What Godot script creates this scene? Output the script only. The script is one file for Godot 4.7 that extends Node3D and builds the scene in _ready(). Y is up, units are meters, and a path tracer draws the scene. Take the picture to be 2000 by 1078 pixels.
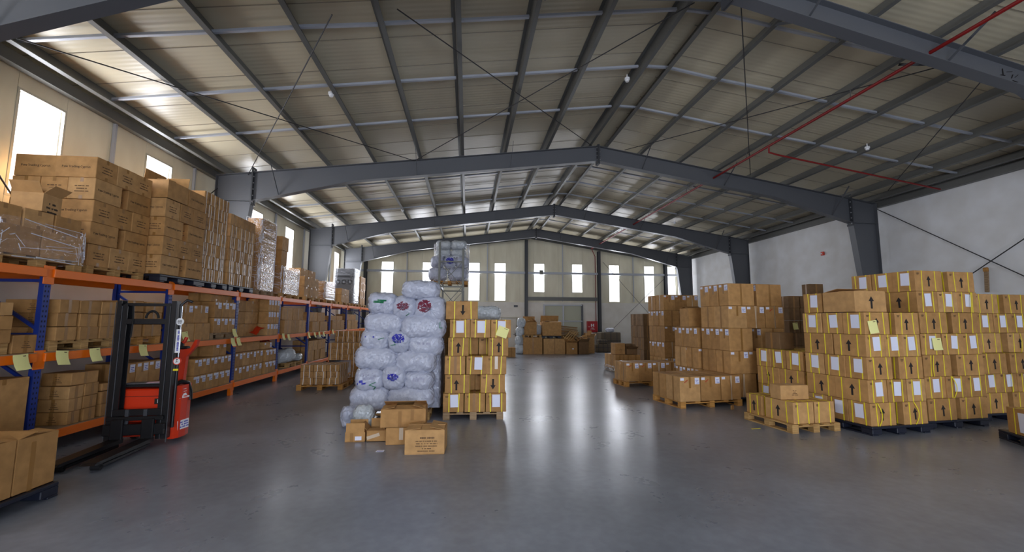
extends Node3D
# A steel portal-frame warehouse full of cartons. Metres, y up; the aisle runs along -z, the camera stands at x = 0, z = 0.

const XL := -7.32      # outer flange of the left columns
const XR := 14.28
const XA := 4.17       # ridge
const YE := 6.32
const YA := 7.85
const WL := -7.52      # inner faces of the walls
const WR := 14.52
const ZE := -28.2      # end wall
const ZB := 7.0        # wall behind the camera
const RX := -5.88      # front of the pallet racking
const FRAMES := [-5.72, -13.05, -20.3, -25.9]
const ORD := ["bottom", "second", "third", "fourth", "fifth", "sixth", "seventh", "eighth"]

var M := {}
var cache := {}
var names := {}
var rng := RandomNumberGenerator.new()


# ------------------------------------------------------------------ geometry
class G:
	var v := PackedVector3Array()
	var n := PackedVector3Array()

	func tri(a: Vector3, b: Vector3, c: Vector3, na: Vector3, nb: Vector3, nc: Vector3) -> void:
		if (b - a).cross(c - a).dot(na + nb + nc) > 0.0:
			v.append_array(PackedVector3Array([a, c, b])); n.append_array(PackedVector3Array([na, nc, nb]))
		else:
			v.append_array(PackedVector3Array([a, b, c])); n.append_array(PackedVector3Array([na, nb, nc]))

	func flat(a: Vector3, b: Vector3, c: Vector3, out: Vector3) -> void:
		var m := (b - a).cross(c - a).normalized()
		if m.dot(out) < 0.0: m = -m
		tri(a, b, c, m, m, m)

	func quad(a: Vector3, b: Vector3, c: Vector3, d: Vector3, out: Vector3) -> void:
		flat(a, b, c, out); flat(a, c, d, out)

	# chamfered box
	func box(c: Vector3, s: Vector3, bev := 0.0, bs := Basis()) -> void:
		var h := s * 0.5
		var b: float = minf(bev, minf(h.x, minf(h.y, h.z)) * 0.6)
		for ax in 3:
			var u := (ax + 1) % 3
			var w := (ax + 2) % 3
			for sg in [-1.0, 1.0]:
				var p: Array[Vector3] = []
				for k in [[-1, -1], [1, -1], [1, 1], [-1, 1]]:
					var q := Vector3()
					q[ax] = sg * h[ax]; q[u] = k[0] * (h[u] - b); q[w] = k[1] * (h[w] - b)
					p.append(c + bs * q)
				var o := Vector3(); o[ax] = sg
				quad(p[0], p[1], p[2], p[3], bs * o)
		if b <= 0.0: return
		for ax in 3:
			var u := (ax + 1) % 3
			var w := (ax + 2) % 3
			for su in [-1.0, 1.0]:
				for sw in [-1.0, 1.0]:
					var p: Array[Vector3] = []
					for e in [[-1, 0], [1, 0], [1, 1], [-1, 1]]:
						var q := Vector3()
						q[ax] = e[0] * (h[ax] - b)
						q[u] = su * (h[u] - (b if e[1] == 0 else 0.0)); q[w] = sw * (h[w] - (0.0 if e[1] == 0 else b))
						p.append(c + bs * q)
					var o := Vector3(); o[u] = su; o[w] = sw
					quad(p[0], p[1], p[2], p[3], bs * o)
		for sx in [-1.0, 1.0]:
			for sy in [-1.0, 1.0]:
				for sz in [-1.0, 1.0]:
					var s3 := Vector3(sx, sy, sz)
					var a := bs * (s3 * Vector3(h.x, h.y - b, h.z - b))
					var d := bs * (s3 * Vector3(h.x - b, h.y, h.z - b))
					var e := bs * (s3 * Vector3(h.x - b, h.y - b, h.z))
					flat(c + a, c + d, c + e, bs * s3)

	# bar of rectangular section between two points
	func bar(a: Vector3, b: Vector3, w: float, t: float, up := Vector3.UP) -> void:
		var d := (b - a).normalized()
		var sd := d.cross(up)
		if sd.length() < 0.01: sd = d.cross(Vector3.RIGHT)
		sd = sd.normalized()
		box((a + b) * 0.5, Vector3(w, t, a.distance_to(b)), 0.0, Basis(sd, d.cross(sd), d))

	func tube(pts: Array, r: float, k := 8) -> void:
		var rings: Array = []
		var side := Vector3()
		for i in pts.size():
			var p: Vector3 = pts[i]
			var d: Vector3 = (pts[mini(i + 1, pts.size() - 1)] - pts[maxi(i - 1, 0)]).normalized()
			if i == 0:
				side = d.cross(Vector3.UP if absf(d.y) < 0.9 else Vector3.RIGHT)
			side = (side - d * side.dot(d)).normalized()
			var ring: Array[Vector3] = []
			for j in k:
				var a := TAU * j / k
				ring.append(side * cos(a) + d.cross(side) * sin(a))
			rings.append([p, ring])
		for i in pts.size() - 1:
			for j in k:
				var n0: Vector3 = rings[i][1][j]
				var n1: Vector3 = rings[i][1][(j + 1) % k]
				var m0: Vector3 = rings[i + 1][1][j]
				var m1: Vector3 = rings[i + 1][1][(j + 1) % k]
				var p0: Vector3 = rings[i][0]
				var p1: Vector3 = rings[i + 1][0]
				tri(p0 + n0 * r, p0 + n1 * r, p1 + m1 * r, n0, n1, m1)
				tri(p0 + n0 * r, p1 + m1 * r, p1 + m0 * r, n0, m1, m0)
		for e in [0, pts.size() - 1]:
			var p: Vector3 = rings[e][0]
			var o: Vector3 = (p - (pts[1] if e == 0 else pts[e - 1])).normalized()
			for j in range(1, k - 1):
				flat(p + rings[e][1][0] * r, p + rings[e][1][j] * r, p + rings[e][1][j + 1] * r, o)

	# polygon in the xy plane (convex or not), extruded from z0 to z1
	func prism(poly: PackedVector2Array, z0: float, z1: float, xf := Transform3D()) -> void:
		var idx := Geometry2D.triangulate_polygon(poly)
		for i in range(0, idx.size(), 3):
			for z in [z0, z1]:
				var p: Array[Vector3] = []
				for j in 3:
					p.append(xf * Vector3(poly[idx[i + j]].x, poly[idx[i + j]].y, z))
				flat(p[0], p[1], p[2], xf.basis * Vector3(0, 0, signf(z - (z0 + z1) * 0.5)))
		var ccw := 1.0 if not Geometry2D.is_polygon_clockwise(poly) else -1.0
		for i in poly.size():
			var a := poly[i]
			var b := poly[(i + 1) % poly.size()]
			var o := Vector3(b.y - a.y, a.x - b.x, 0) * ccw
			quad(xf * Vector3(a.x, a.y, z0), xf * Vector3(b.x, b.y, z0), xf * Vector3(b.x, b.y, z1), xf * Vector3(a.x, a.y, z1), xf.basis * o)

	# grid of points [row][column] with smooth normals; columns may close
	func grid(p: Array, closed := false) -> void:
		var rows := p.size()
		var cols: int = p[0].size()
		var nn: Array = []
		for i in rows:
			var r: Array[Vector3] = []
			for j in cols:
				var a: Vector3 = p[i][(j + 1) % cols] if closed else p[i][mini(j + 1, cols - 1)]
				var b: Vector3 = p[i][(j - 1 + cols) % cols] if closed else p[i][maxi(j - 1, 0)]
				var c: Vector3 = p[mini(i + 1, rows - 1)][j]
				var d: Vector3 = p[maxi(i - 1, 0)][j]
				r.append((a - b).cross(c - d).normalized())
			nn.append(r)
		for i in rows - 1:
			for j in (cols if closed else cols - 1):
				var k := (j + 1) % cols
				tri(p[i][j], p[i][k], p[i + 1][k], nn[i][j], nn[i][k], nn[i + 1][k])
				tri(p[i][j], p[i + 1][k], p[i + 1][j], nn[i][j], nn[i + 1][k], nn[i + 1][j])

	func mesh() -> ArrayMesh:
		var a := []
		a.resize(Mesh.ARRAY_MAX)
		a[Mesh.ARRAY_VERTEX] = v
		a[Mesh.ARRAY_NORMAL] = n
		var m := ArrayMesh.new()
		m.add_surface_from_arrays(Mesh.PRIMITIVE_TRIANGLES, a)
		return m


# ------------------------------------------------------------------ nodes
func numbered(called: String) -> String:
	var k: int = names.get(called, -1) + 1
	names[called] = k
	return called if k == 0 else "%s_%03d" % [called, k]


func tag(o: Node3D, label: String, category: String, group := "") -> Node3D:
	o.set_meta("label", label)
	if category: o.set_meta("category", category)
	if group: o.set_meta("group", group)
	return o


func thing(called: String, label: String, category: String, at := Vector3.ZERO, turn := 0.0, group := "") -> Node3D:
	var o := Node3D.new()
	o.name = numbered(called)
	add_child(o)
	o.position = at
	o.rotation.y = turn
	return tag(o, label, category, group)


func structure(called: String) -> Node3D:
	var o := Node3D.new()
	o.name = called
	add_child(o)
	o.set_meta("kind", "structure")
	return o


func part(parent: Node, called: String, mesh: Mesh, mat: Material, xf := Transform3D(), label := "") -> MeshInstance3D:
	var o := MeshInstance3D.new()
	o.name = called if parent != self else numbered(called)
	o.mesh = mesh
	o.material_override = mat
	o.transform = xf
	o.cast_shadow = GeometryInstance3D.SHADOW_CASTING_SETTING_ON
	if label: o.set_meta("label", label)
	parent.add_child(o, true)
	return o


func box_mesh(s: Vector3, bev := 0.0) -> ArrayMesh:
	var key := "b%.3f,%.3f,%.3f,%.4f" % [s.x, s.y, s.z, bev]
	if not cache.has(key):
		var g := G.new()
		g.box(Vector3.ZERO, s, bev)
		cache[key] = g.mesh()
	return cache[key]


func bxp(parent: Node, called: String, c: Vector3, s: Vector3, mat: Material, bev := 0.0, basis := Basis()) -> MeshInstance3D:
	return part(parent, called, box_mesh(s, bev), mat, Transform3D(basis, c))


func at(p: Vector3, y := 0.0) -> Transform3D:
	return Transform3D(Basis(Vector3.UP, y), p)


func j(a: float) -> float:
	return rng.randf_range(-a, a)


func roof_y(x: float) -> float:
	return YE + (YA - YE) * (x - XL) / (XA - XL) if x < XA else YE + (YA - YE) * (x - XR) / (XA - XR)


# ------------------------------------------------------------------ materials
func noise_tex(freq: float, lo: Color, hi: Color, octaves := 4, size := 256, type := FastNoiseLite.TYPE_SIMPLEX_SMOOTH, sd := 3) -> NoiseTexture2D:
	var f := FastNoiseLite.new()
	f.noise_type = type
	f.seed = sd
	f.frequency = freq
	f.fractal_octaves = octaves
	var t := NoiseTexture2D.new()
	t.width = size; t.height = size
	t.seamless = true
	t.noise = f
	var r := Gradient.new()
	r.set_color(0, lo); r.set_color(1, hi)
	t.color_ramp = r
	return t


func normal_tex(freq: float, strength: float, octaves := 3, type := FastNoiseLite.TYPE_SIMPLEX_SMOOTH) -> NoiseTexture2D:
	var f := FastNoiseLite.new()
	f.noise_type = type
	f.frequency = freq
	f.fractal_octaves = octaves
	var t := NoiseTexture2D.new()
	t.width = 256; t.height = 256
	t.seamless = true
	t.as_normal_map = true
	t.bump_strength = strength
	t.noise = f
	return t


func mat(called: String, c: Color, rough := 0.7, metal := 0.0) -> StandardMaterial3D:
	var m := StandardMaterial3D.new()
	m.resource_name = called
	m.albedo_color = c
	m.roughness = rough
	m.metallic = metal
	M[called] = m
	return m


func rgb(r: int, g: int, b: int) -> Color:
	return Color8(r, g, b)


func tri_map(m: StandardMaterial3D, tex: Texture2D, scale: Vector3) -> StandardMaterial3D:
	m.albedo_texture = tex
	m.uv1_triplanar = true
	m.uv1_world_triplanar = true
	m.uv1_scale = scale
	return m


func make_materials() -> void:
	var fibre := noise_tex(0.02, Color(0.84, 0.83, 0.81), Color(1, 1, 1), 5)
	var tones := [rgb(198, 150, 91), rgb(189, 142, 84), rgb(205, 159, 102), rgb(181, 135, 79), rgb(194, 146, 88)]
	for i in 5:
		tri_map(mat("card%d" % i, tones[i], 0.75), fibre, Vector3.ONE * 0.9)
	tri_map(mat("dark_card", rgb(132, 100, 64), 0.75), fibre, Vector3.ONE * 0.9)
	mat("inner_card", rgb(170, 128, 82), 0.85)
	mat("tape", rgb(150, 108, 56), 0.3)
	mat("clear_tape", rgb(205, 185, 160), 0.2)
	mat("yellow_strap", rgb(238, 220, 40), 0.45)
	mat("white_strap", rgb(232, 228, 222), 0.4)
	mat("paper", rgb(226, 228, 244), 0.8)
	mat("pink_paper", rgb(232, 196, 214), 0.8)
	mat("note", rgb(242, 238, 160), 0.8)
	mat("ink", rgb(34, 28, 26), 0.8)
	mat("faded_ink", rgb(92, 66, 44), 0.8)
	mat("red_ink", rgb(180, 70, 40), 0.8)
	var grain := noise_tex(0.012, Color(0.72, 0.68, 0.62), Color(1, 1, 1), 5)
	tri_map(mat("wood", rgb(205, 165, 105), 0.8), grain, Vector3(0.6, 5, 0.6))
	tri_map(mat("wood_orange", rgb(214, 158, 82), 0.8), grain, Vector3(0.6, 5, 0.6))
	tri_map(mat("wood_grey", rgb(176, 150, 118), 0.85), grain, Vector3(0.6, 5, 0.6))
	mat("pallet_plastic", rgb(28, 32, 46), 0.45)
	mat("steel", rgb(88, 90, 94), 0.42)
	mat("steel_dark", rgb(60, 62, 66), 0.45)
	mat("zinc", rgb(178, 182, 190), 0.45, 0.2)
	mat("purlin", rgb(104, 104, 100), 0.45, 0.2)
	mat("rod", rgb(48, 46, 46), 0.6)
	mat("bolt", rgb(185, 185, 188), 0.35, 0.7)
	mat("red_pipe", rgb(126, 16, 16), 0.45)
	mat("cabinet_red", rgb(168, 22, 30), 0.35)
	mat("white_plastic", rgb(236, 236, 236), 0.4)
	mat("machine_grey", rgb(128, 130, 134), 0.4)
	mat("bale", rgb(112, 100, 84), 0.8)
	mat("rack_orange", rgb(238, 114, 4), 0.45)
	mat("rack_blue", rgb(28, 52, 132), 0.45)
	mat("rack_grey", rgb(116, 117, 110), 0.5, 0.3)
	mat("truck_red", rgb(212, 54, 20), 0.35)
	mat("truck_black", rgb(17, 17, 20), 0.4)
	mat("truck_orange", rgb(240, 120, 30), 0.5)
	mat("chrome", rgb(190, 192, 196), 0.2, 0.9)
	mat("rubber", rgb(22, 22, 22), 0.8)
	var bag := mat("bag_white", rgb(184, 188, 204), 0.26)
	bag.normal_enabled = true
	bag.normal_texture = normal_tex(0.014, 7.0, 4)
	bag.normal_scale = 1.0
	bag.uv1_triplanar = true; bag.uv1_world_triplanar = true; bag.uv1_scale = Vector3.ONE * 1.5
	var bagg := mat("bag_clear", rgb(190, 196, 200), 0.22)
	bagg.normal_enabled = true; bagg.normal_texture = bag.normal_texture; bagg.normal_scale = 1.2
	bagg.uv1_triplanar = true; bagg.uv1_world_triplanar = true; bagg.uv1_scale = Vector3.ONE * 2.2
	mat("print_red", rgb(118, 30, 56), 0.4)
	mat("print_blue", rgb(42, 44, 170), 0.4)
	mat("print_green", rgb(20, 110, 70), 0.4)
	mat("print_grey", rgb(168, 170, 190), 0.5)
	var film := mat("film", Color(0.9, 0.9, 0.94, 0.05), 0.05)
	film.transparency = BaseMaterial3D.TRANSPARENCY_ALPHA
	film.normal_enabled = true; film.normal_texture = normal_tex(0.03, 9.0, 3)
	film.normal_scale = 0.5
	film.uv1_triplanar = true; film.uv1_world_triplanar = true; film.uv1_scale = Vector3(1.2, 2.2, 1.2)
	film.cull_mode = BaseMaterial3D.CULL_DISABLED
	var roof := mat("roof_panel", rgb(204, 193, 165), 0.38)
	var ribs := Image.create(8, 64, false, Image.FORMAT_RGB8)
	for y in 64:
		var h := 0.5 + 0.5 * sin(TAU * y / 8.0)
		for x in 8: ribs.set_pixel(x, y, Color(h, h, h))
	ribs.bump_map_to_normal_map(0.7)
	roof.normal_enabled = true
	roof.normal_texture = ImageTexture.create_from_image(ribs)
	roof.normal_scale = 0.22
	roof.uv1_triplanar = true; roof.uv1_world_triplanar = true; roof.uv1_scale = Vector3(1, 1, 1.09)
	mat("film_fold_glint", rgb(214, 214, 220), 0.18)
	mat("seam", rgb(150, 140, 122), 0.4)
	var streak := noise_tex(0.01, Color(0.93, 0.92, 0.9), Color(1, 1, 1), 4)
	tri_map(mat("wall_panel", rgb(234, 229, 206), 0.55), streak, Vector3(0.5, 0.15, 0.5))
	tri_map(mat("wall_white", rgb(236, 233, 226), 0.8), streak, Vector3(0.3, 0.3, 0.3))
	tri_map(mat("wall_cool", rgb(236, 236, 236), 0.8), streak, Vector3(0.3, 0.3, 0.3))
	mat("gate", rgb(178, 180, 160), 0.5)
	mat("window_frame", rgb(196, 192, 174), 0.5)
	var glow := mat("window_glow", rgb(240, 242, 246), 0.9)
	glow.emission_enabled = true
	glow.emission = rgb(238, 239, 243)
	glow.emission_energy_multiplier = 0.66
	# concrete: cloudy trowelled slab, with scratches and pale marks of their own
	var fl := mat("concrete", rgb(255, 255, 255), 0.3)
	var sz := 1024
	var im := Image.create(sz, sz, false, Image.FORMAT_RGB8)
	var big := FastNoiseLite.new(); big.seed = 5; big.frequency = 0.006; big.fractal_octaves = 5
	var fine := FastNoiseLite.new(); fine.seed = 9; fine.frequency = 0.08; fine.fractal_octaves = 3
	var ri := Image.create(sz, sz, false, Image.FORMAT_RGB8)
	for y in sz:
		for x in sz:
			var mx := absf(x - 511.5)
			var my := absf(y - 511.5)
			var k := 0.56 + 0.09 * big.get_noise_2d(mx, my) + 0.035 * fine.get_noise_2d(mx, my)
			im.set_pixel(x, y, Color(k * 0.9, k * 0.935, k * 1.01))
			var q := clampf(0.95 + 0.07 * big.get_noise_2d(mx + 900.0, my) + 0.02 * fine.get_noise_2d(mx, my + 900.0), 0.0, 1.0)
			ri.set_pixel(x, y, Color(q, q, q))
	var r2 := RandomNumberGenerator.new(); r2.seed = 12
	for s in 24:
		var p := Vector2(r2.randf() * sz, r2.randf() * sz)
		var d := Vector2.RIGHT.rotated(r2.randf() * TAU)
		var tone := 0.36 if s % 3 else 0.66
		for i in r2.randi_range(20, 170):
			d = d.rotated(r2.randf_range(-0.012, 0.012))
			p += d
			var q := Vector2i(int(p.x) & (sz - 1), int(p.y) & (sz - 1))
			im.set_pixelv(q, im.get_pixelv(q).lerp(Color(tone, tone, tone), 0.22))
	fl.albedo_texture = ImageTexture.create_from_image(im)
	fl.uv1_triplanar = true; fl.uv1_world_triplanar = true
	fl.uv1_scale = Vector3.ONE * 0.085
	fl.roughness = 0.3
	fl.roughness_texture = ImageTexture.create_from_image(ri)


# ------------------------------------------------------------------ light and camera
func make_view() -> void:
	var cam := Camera3D.new()
	cam.name = "camera"
	cam.fov = 65.94
	var yaw := 0.1028
	var pitch := 0.1045
	var roll := 0.0046
	var fw := Vector3(sin(yaw) * cos(pitch), sin(pitch), -cos(yaw) * cos(pitch))
	var rt := Vector3(cos(yaw), 0, sin(yaw))
	var up := rt.cross(fw)
	cam.transform = Transform3D(Basis(rt * cos(roll) + up * sin(roll), up * cos(roll) - rt * sin(roll), -fw), Vector3(0, 1.9, 0))
	cam.near = 0.05; cam.far = 200.0
	add_child(cam)
	cam.make_current()
	var we := WorldEnvironment.new()
	we.name = "world"
	var e := Environment.new()
	var sky := Sky.new()
	var sm := ProceduralSkyMaterial.new()
	sm.sky_top_color = rgb(196, 210, 235); sm.sky_horizon_color = rgb(232, 236, 242)
	sm.ground_bottom_color = rgb(150, 146, 138); sm.ground_horizon_color = rgb(200, 198, 192)
	sm.sky_energy_multiplier = 1.0; sm.ground_energy_multiplier = 1.0
	sky.sky_material = sm
	e.background_mode = Environment.BG_SKY
	e.sky = sky
	e.background_energy_multiplier = 1.0
	e.tonemap_mode = Environment.TONE_MAPPER_LINEAR
	e.tonemap_exposure = 1.42
	e.sdfgi_enabled = true; e.ssao_enabled = true; e.ssil_enabled = true
	we.environment = e
	add_child(we)


func area(called: String, pos: Vector3, look: Vector3, size: Vector2, energy: float, c: Color) -> void:
	var l := AreaLight3D.new()
	l.name = numbered(called)
	l.area_size = size
	l.area_normalize_energy = false
	l.light_energy = energy
	l.light_color = c
	l.shadow_enabled = true
	l.position = pos
	add_child(l)
	l.look_at(pos + look, Vector3.UP if absf(look.y) < 0.9 else Vector3.RIGHT)


# ------------------------------------------------------------------ building
# one wall made of vertical sandwich panels over a low masonry base; u runs along the wall
func wall(called: String, o: Vector3, dir: Vector3, inward: Vector3, length: float, holes: Array, base_h: float, m_base: Material, m_panel: Material, top: Callable, panel_w: float) -> Node3D:
	var w := structure(called)
	var g := G.new()
	var th := 0.12
	var bs := Basis(dir, Vector3.UP, inward)
	if base_h > 0.0:
		var cuts := []
		for h in holes:
			if h[2] < base_h - 0.05: cuts.append(h)
		var u0 := 0.0
		for h in cuts:
			g.box(o + dir * (u0 + h[0]) * 0.5 + Vector3.UP * base_h * 0.5 - inward * th * 0.5, Vector3(h[0] - u0, base_h, th), 0.0, bs)
			u0 = h[1]
		g.box(o + dir * (u0 + length) * 0.5 + Vector3.UP * base_h * 0.5 - inward * th * 0.5, Vector3(length - u0, base_h, th), 0.0, bs)
		part(w, "wall_base", g.mesh(), m_base)
	var edges: Array = [0.0, length]
	for h in holes: edges.append_array([h[0], h[1]])
	edges.sort()
	for i in edges.size() - 1:
		var a: float = edges[i]
		var b: float = edges[i + 1]
		if b - a < 0.01: continue
		var hole = null
		for h in holes:
			if h[0] < (a + b) * 0.5 and h[1] > (a + b) * 0.5: hole = h
		var k := maxi(1, roundi((b - a) / panel_w)) if hole == null else 1
		for s in k:
			var p: float = a + (b - a) * s / k
			var q: float = a + (b - a) * (s + 1) / k
			var spans := [[base_h, -1.0]] if hole == null else [[base_h, hole[2]], [hole[3], -1.0]]
			for sp in spans:
				if sp[1] > 0.0 and sp[1] - sp[0] < 0.03: continue
				var ta: float = sp[1] if sp[1] > 0.0 else top.call(o + dir * p)
				var tb: float = sp[1] if sp[1] > 0.0 else top.call(o + dir * q)
				var pg := G.new()
				pg.prism(PackedVector2Array([Vector2(p + 0.003, sp[0]), Vector2(q - 0.003, sp[0]), Vector2(q - 0.003, tb), Vector2(p + 0.003, ta)]), -0.08, 0.0, Transform3D(bs, o))
				pg.prism(PackedVector2Array([Vector2(p, sp[0]), Vector2(q, sp[0]), Vector2(q, tb), Vector2(p, ta)]), -th, -0.03, Transform3D(bs, o))
				part(w, "wall_panel", pg.mesh(), m_panel)
	return w


func window(no: int, o: Vector3, dir: Vector3, inward: Vector3, h: Array, energy: float) -> void:
	var w := structure("window_%d" % no)
	var bs := Basis(dir, Vector3.UP, inward)
	var c: Vector3 = o + dir * (h[0] + h[1]) * 0.5 + Vector3.UP * (h[2] + h[3]) * 0.5
	var sx: float = h[1] - h[0]
	var sy: float = h[3] - h[2]
	var g := G.new()
	for s in [-1, 1]:
		g.box(c + dir * s * (sx * 0.5 - 0.02) - inward * 0.05, Vector3(0.04, sy, 0.12), 0.0, bs)
		g.box(c + Vector3.UP * s * (sy * 0.5 - 0.02) - inward * 0.05, Vector3(sx - 0.08, 0.04, 0.12), 0.0, bs)
	part(w, "window_frame", g.mesh(), M.window_frame)
	part(w, "window_pane", box_mesh(Vector3(sx - 0.08, sy - 0.08, 0.02)), M.window_glow, Transform3D(bs, c - inward * 0.07))
	if energy > 0.0:
		area("window_light", c - inward * 0.04, inward, Vector2(sx - 0.09, sy - 0.09), energy, rgb(240, 244, 255))


func build_shell() -> void:
	# floor
	var f := structure("floor")
	bxp(f, "slab", Vector3((WL + WR) * 0.5, -0.1, (ZB + ZE) * 0.5), Vector3(WR - WL + 0.4, 0.2, ZB - ZE + 0.4), M.concrete)
	# roof: sandwich panels running from eave to ridge, with lapped joints
	var c := structure("ceiling")
	var pw := 0.915
	var z := ZB + 0.1
	while z > ZE - 0.2:
		for side in 2:
			var x0: float = WL - 0.12 if side == 0 else XA
			var x1: float = XA if side == 0 else WR + 0.12
			var g := G.new()
			g.prism(PackedVector2Array([Vector2(x0, roof_y(x0)), Vector2(x1, roof_y(x1)), Vector2(x1, roof_y(x1) + 0.1), Vector2(x0, roof_y(x0) + 0.1)]), z - pw, z)
			part(c, "roof_panel", g.mesh(), M.roof_panel)
			g = G.new()
			g.bar(Vector3(x0, roof_y(x0) - 0.004, z), Vector3(x1, roof_y(x1) - 0.004, z), 0.014, 0.01)
			part(c, "panel_joint", g.mesh(), M.seam)
		z -= pw
	var rg := G.new()
	rg.prism(PackedVector2Array([Vector2(XA - 0.26, roof_y(XA - 0.26) - 0.012), Vector2(XA, YA - 0.02), Vector2(XA + 0.26, roof_y(XA + 0.26) - 0.012), Vector2(XA + 0.26, roof_y(XA + 0.26) - 0.006), Vector2(XA, YA - 0.012), Vector2(XA - 0.26, roof_y(XA - 0.26) - 0.006)]), ZE, ZB)
	part(c, "ridge_flashing", rg.mesh(), M.roof_panel)
	# walls
	var top := func(p: Vector3) -> float: return roof_y(p.x) + 0.03
	var lh := []
	var lz := [[5.2, 1.2], [2.5, 1.2], [-2.2, 0.95], [-5.0, 0.9], [-7.98, 0.88], [-10.85, 0.92], [-15.7, 0.9], [-18.5, 0.9], [-22.6, 0.9], [-25.0, 0.9]]
	for a in lz: lh.append([ZB - a[0] - a[1] * 0.5, ZB - a[0] + a[1] * 0.5, 3.9, 5.75])
	var o := Vector3(WL, 0, ZB)
	wall("wall_left", o, Vector3(0, 0, -1), Vector3(1, 0, 0), ZB - ZE, lh, 3.2, M.wall_cool, M.wall_panel, top, 1.0)
	var no := 1
	for h in lh:
		window(no, o, Vector3(0, 0, -1), Vector3(1, 0, 0), h, L_LEFT)
		no += 1
	var k := -ZE / 30.7
	var ex := [[-6.145, -5.26, 3.17, 5.72], [-3.288, -2.45, 3.17, 5.72], [-0.02, 0.85, 3.17, 5.75], [1.86, 2.73, 3.17, 5.75], [4.75, 5.59, 3.78, 5.76], [7.6, 8.43, 3.78, 5.76], [10.41, 11.26, 3.17, 5.74], [13.15, 13.97, 3.17, 5.72]]
	var eh := []
	for a in ex: eh.append([a[0] * k - WL, a[1] * k - WL, a[2], a[3]])
	eh.append([13.72 - WL, 14.38 - WL, 3.7, 5.72])
	o = Vector3(WL, 0, ZE)
	wall("wall_end", o, Vector3(1, 0, 0), Vector3(0, 0, 1), WR - WL, eh, 3.12, M.wall_white, M.wall_panel, top, 1.0)
	for h in eh:
		window(no, o, Vector3(1, 0, 0), Vector3(0, 0, 1), h, L_END)
		no += 1
	wall("wall_right", Vector3(WR, 0, ZE), Vector3(0, 0, 1), Vector3(-1, 0, 0), ZB - ZE, [], 6.3, M.wall_cool, M.wall_cool, top, 40.0)
	# unseen wall behind the camera; its doorway is out of view, placed for frontal light
	var bh := [[WR - 5.6, WR + 0.4, 0.0, 4.5]]
	for a in [-5.6, -3.0, 7.0, 9.6, 12.2]: bh.append([WR - a - 0.45, WR - a + 0.45, 3.3, 5.75])  # windows out of view, placed to light the nearest frame and front faces
	wall("wall_back", Vector3(WR, 0, ZB), Vector3(-1, 0, 0), Vector3(0, 0, -1), WR - WL, bh, 3.2, M.wall_white, M.wall_panel, top, 1.0)
	for i in range(1, 6):
		window(no, Vector3(WR, 0, ZB), Vector3(-1, 0, 0), Vector3(0, 0, -1), bh[i], L_UNSEEN_BACK)
		no += 1
	area("unseen_doorway_light", Vector3(2.6, 2.25, ZB + 0.1), Vector3(0, 0, -1), Vector2(5.9, 4.4), L_UNSEEN_DOOR, rgb(222, 233, 255))  # out of view, lights the floor and the faces turned to the camera


const L_LEFT := 4.4
const L_END := 3.4
const L_UNSEEN_DOOR := 2.9
const L_UNSEEN_BACK := 4.4


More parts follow.
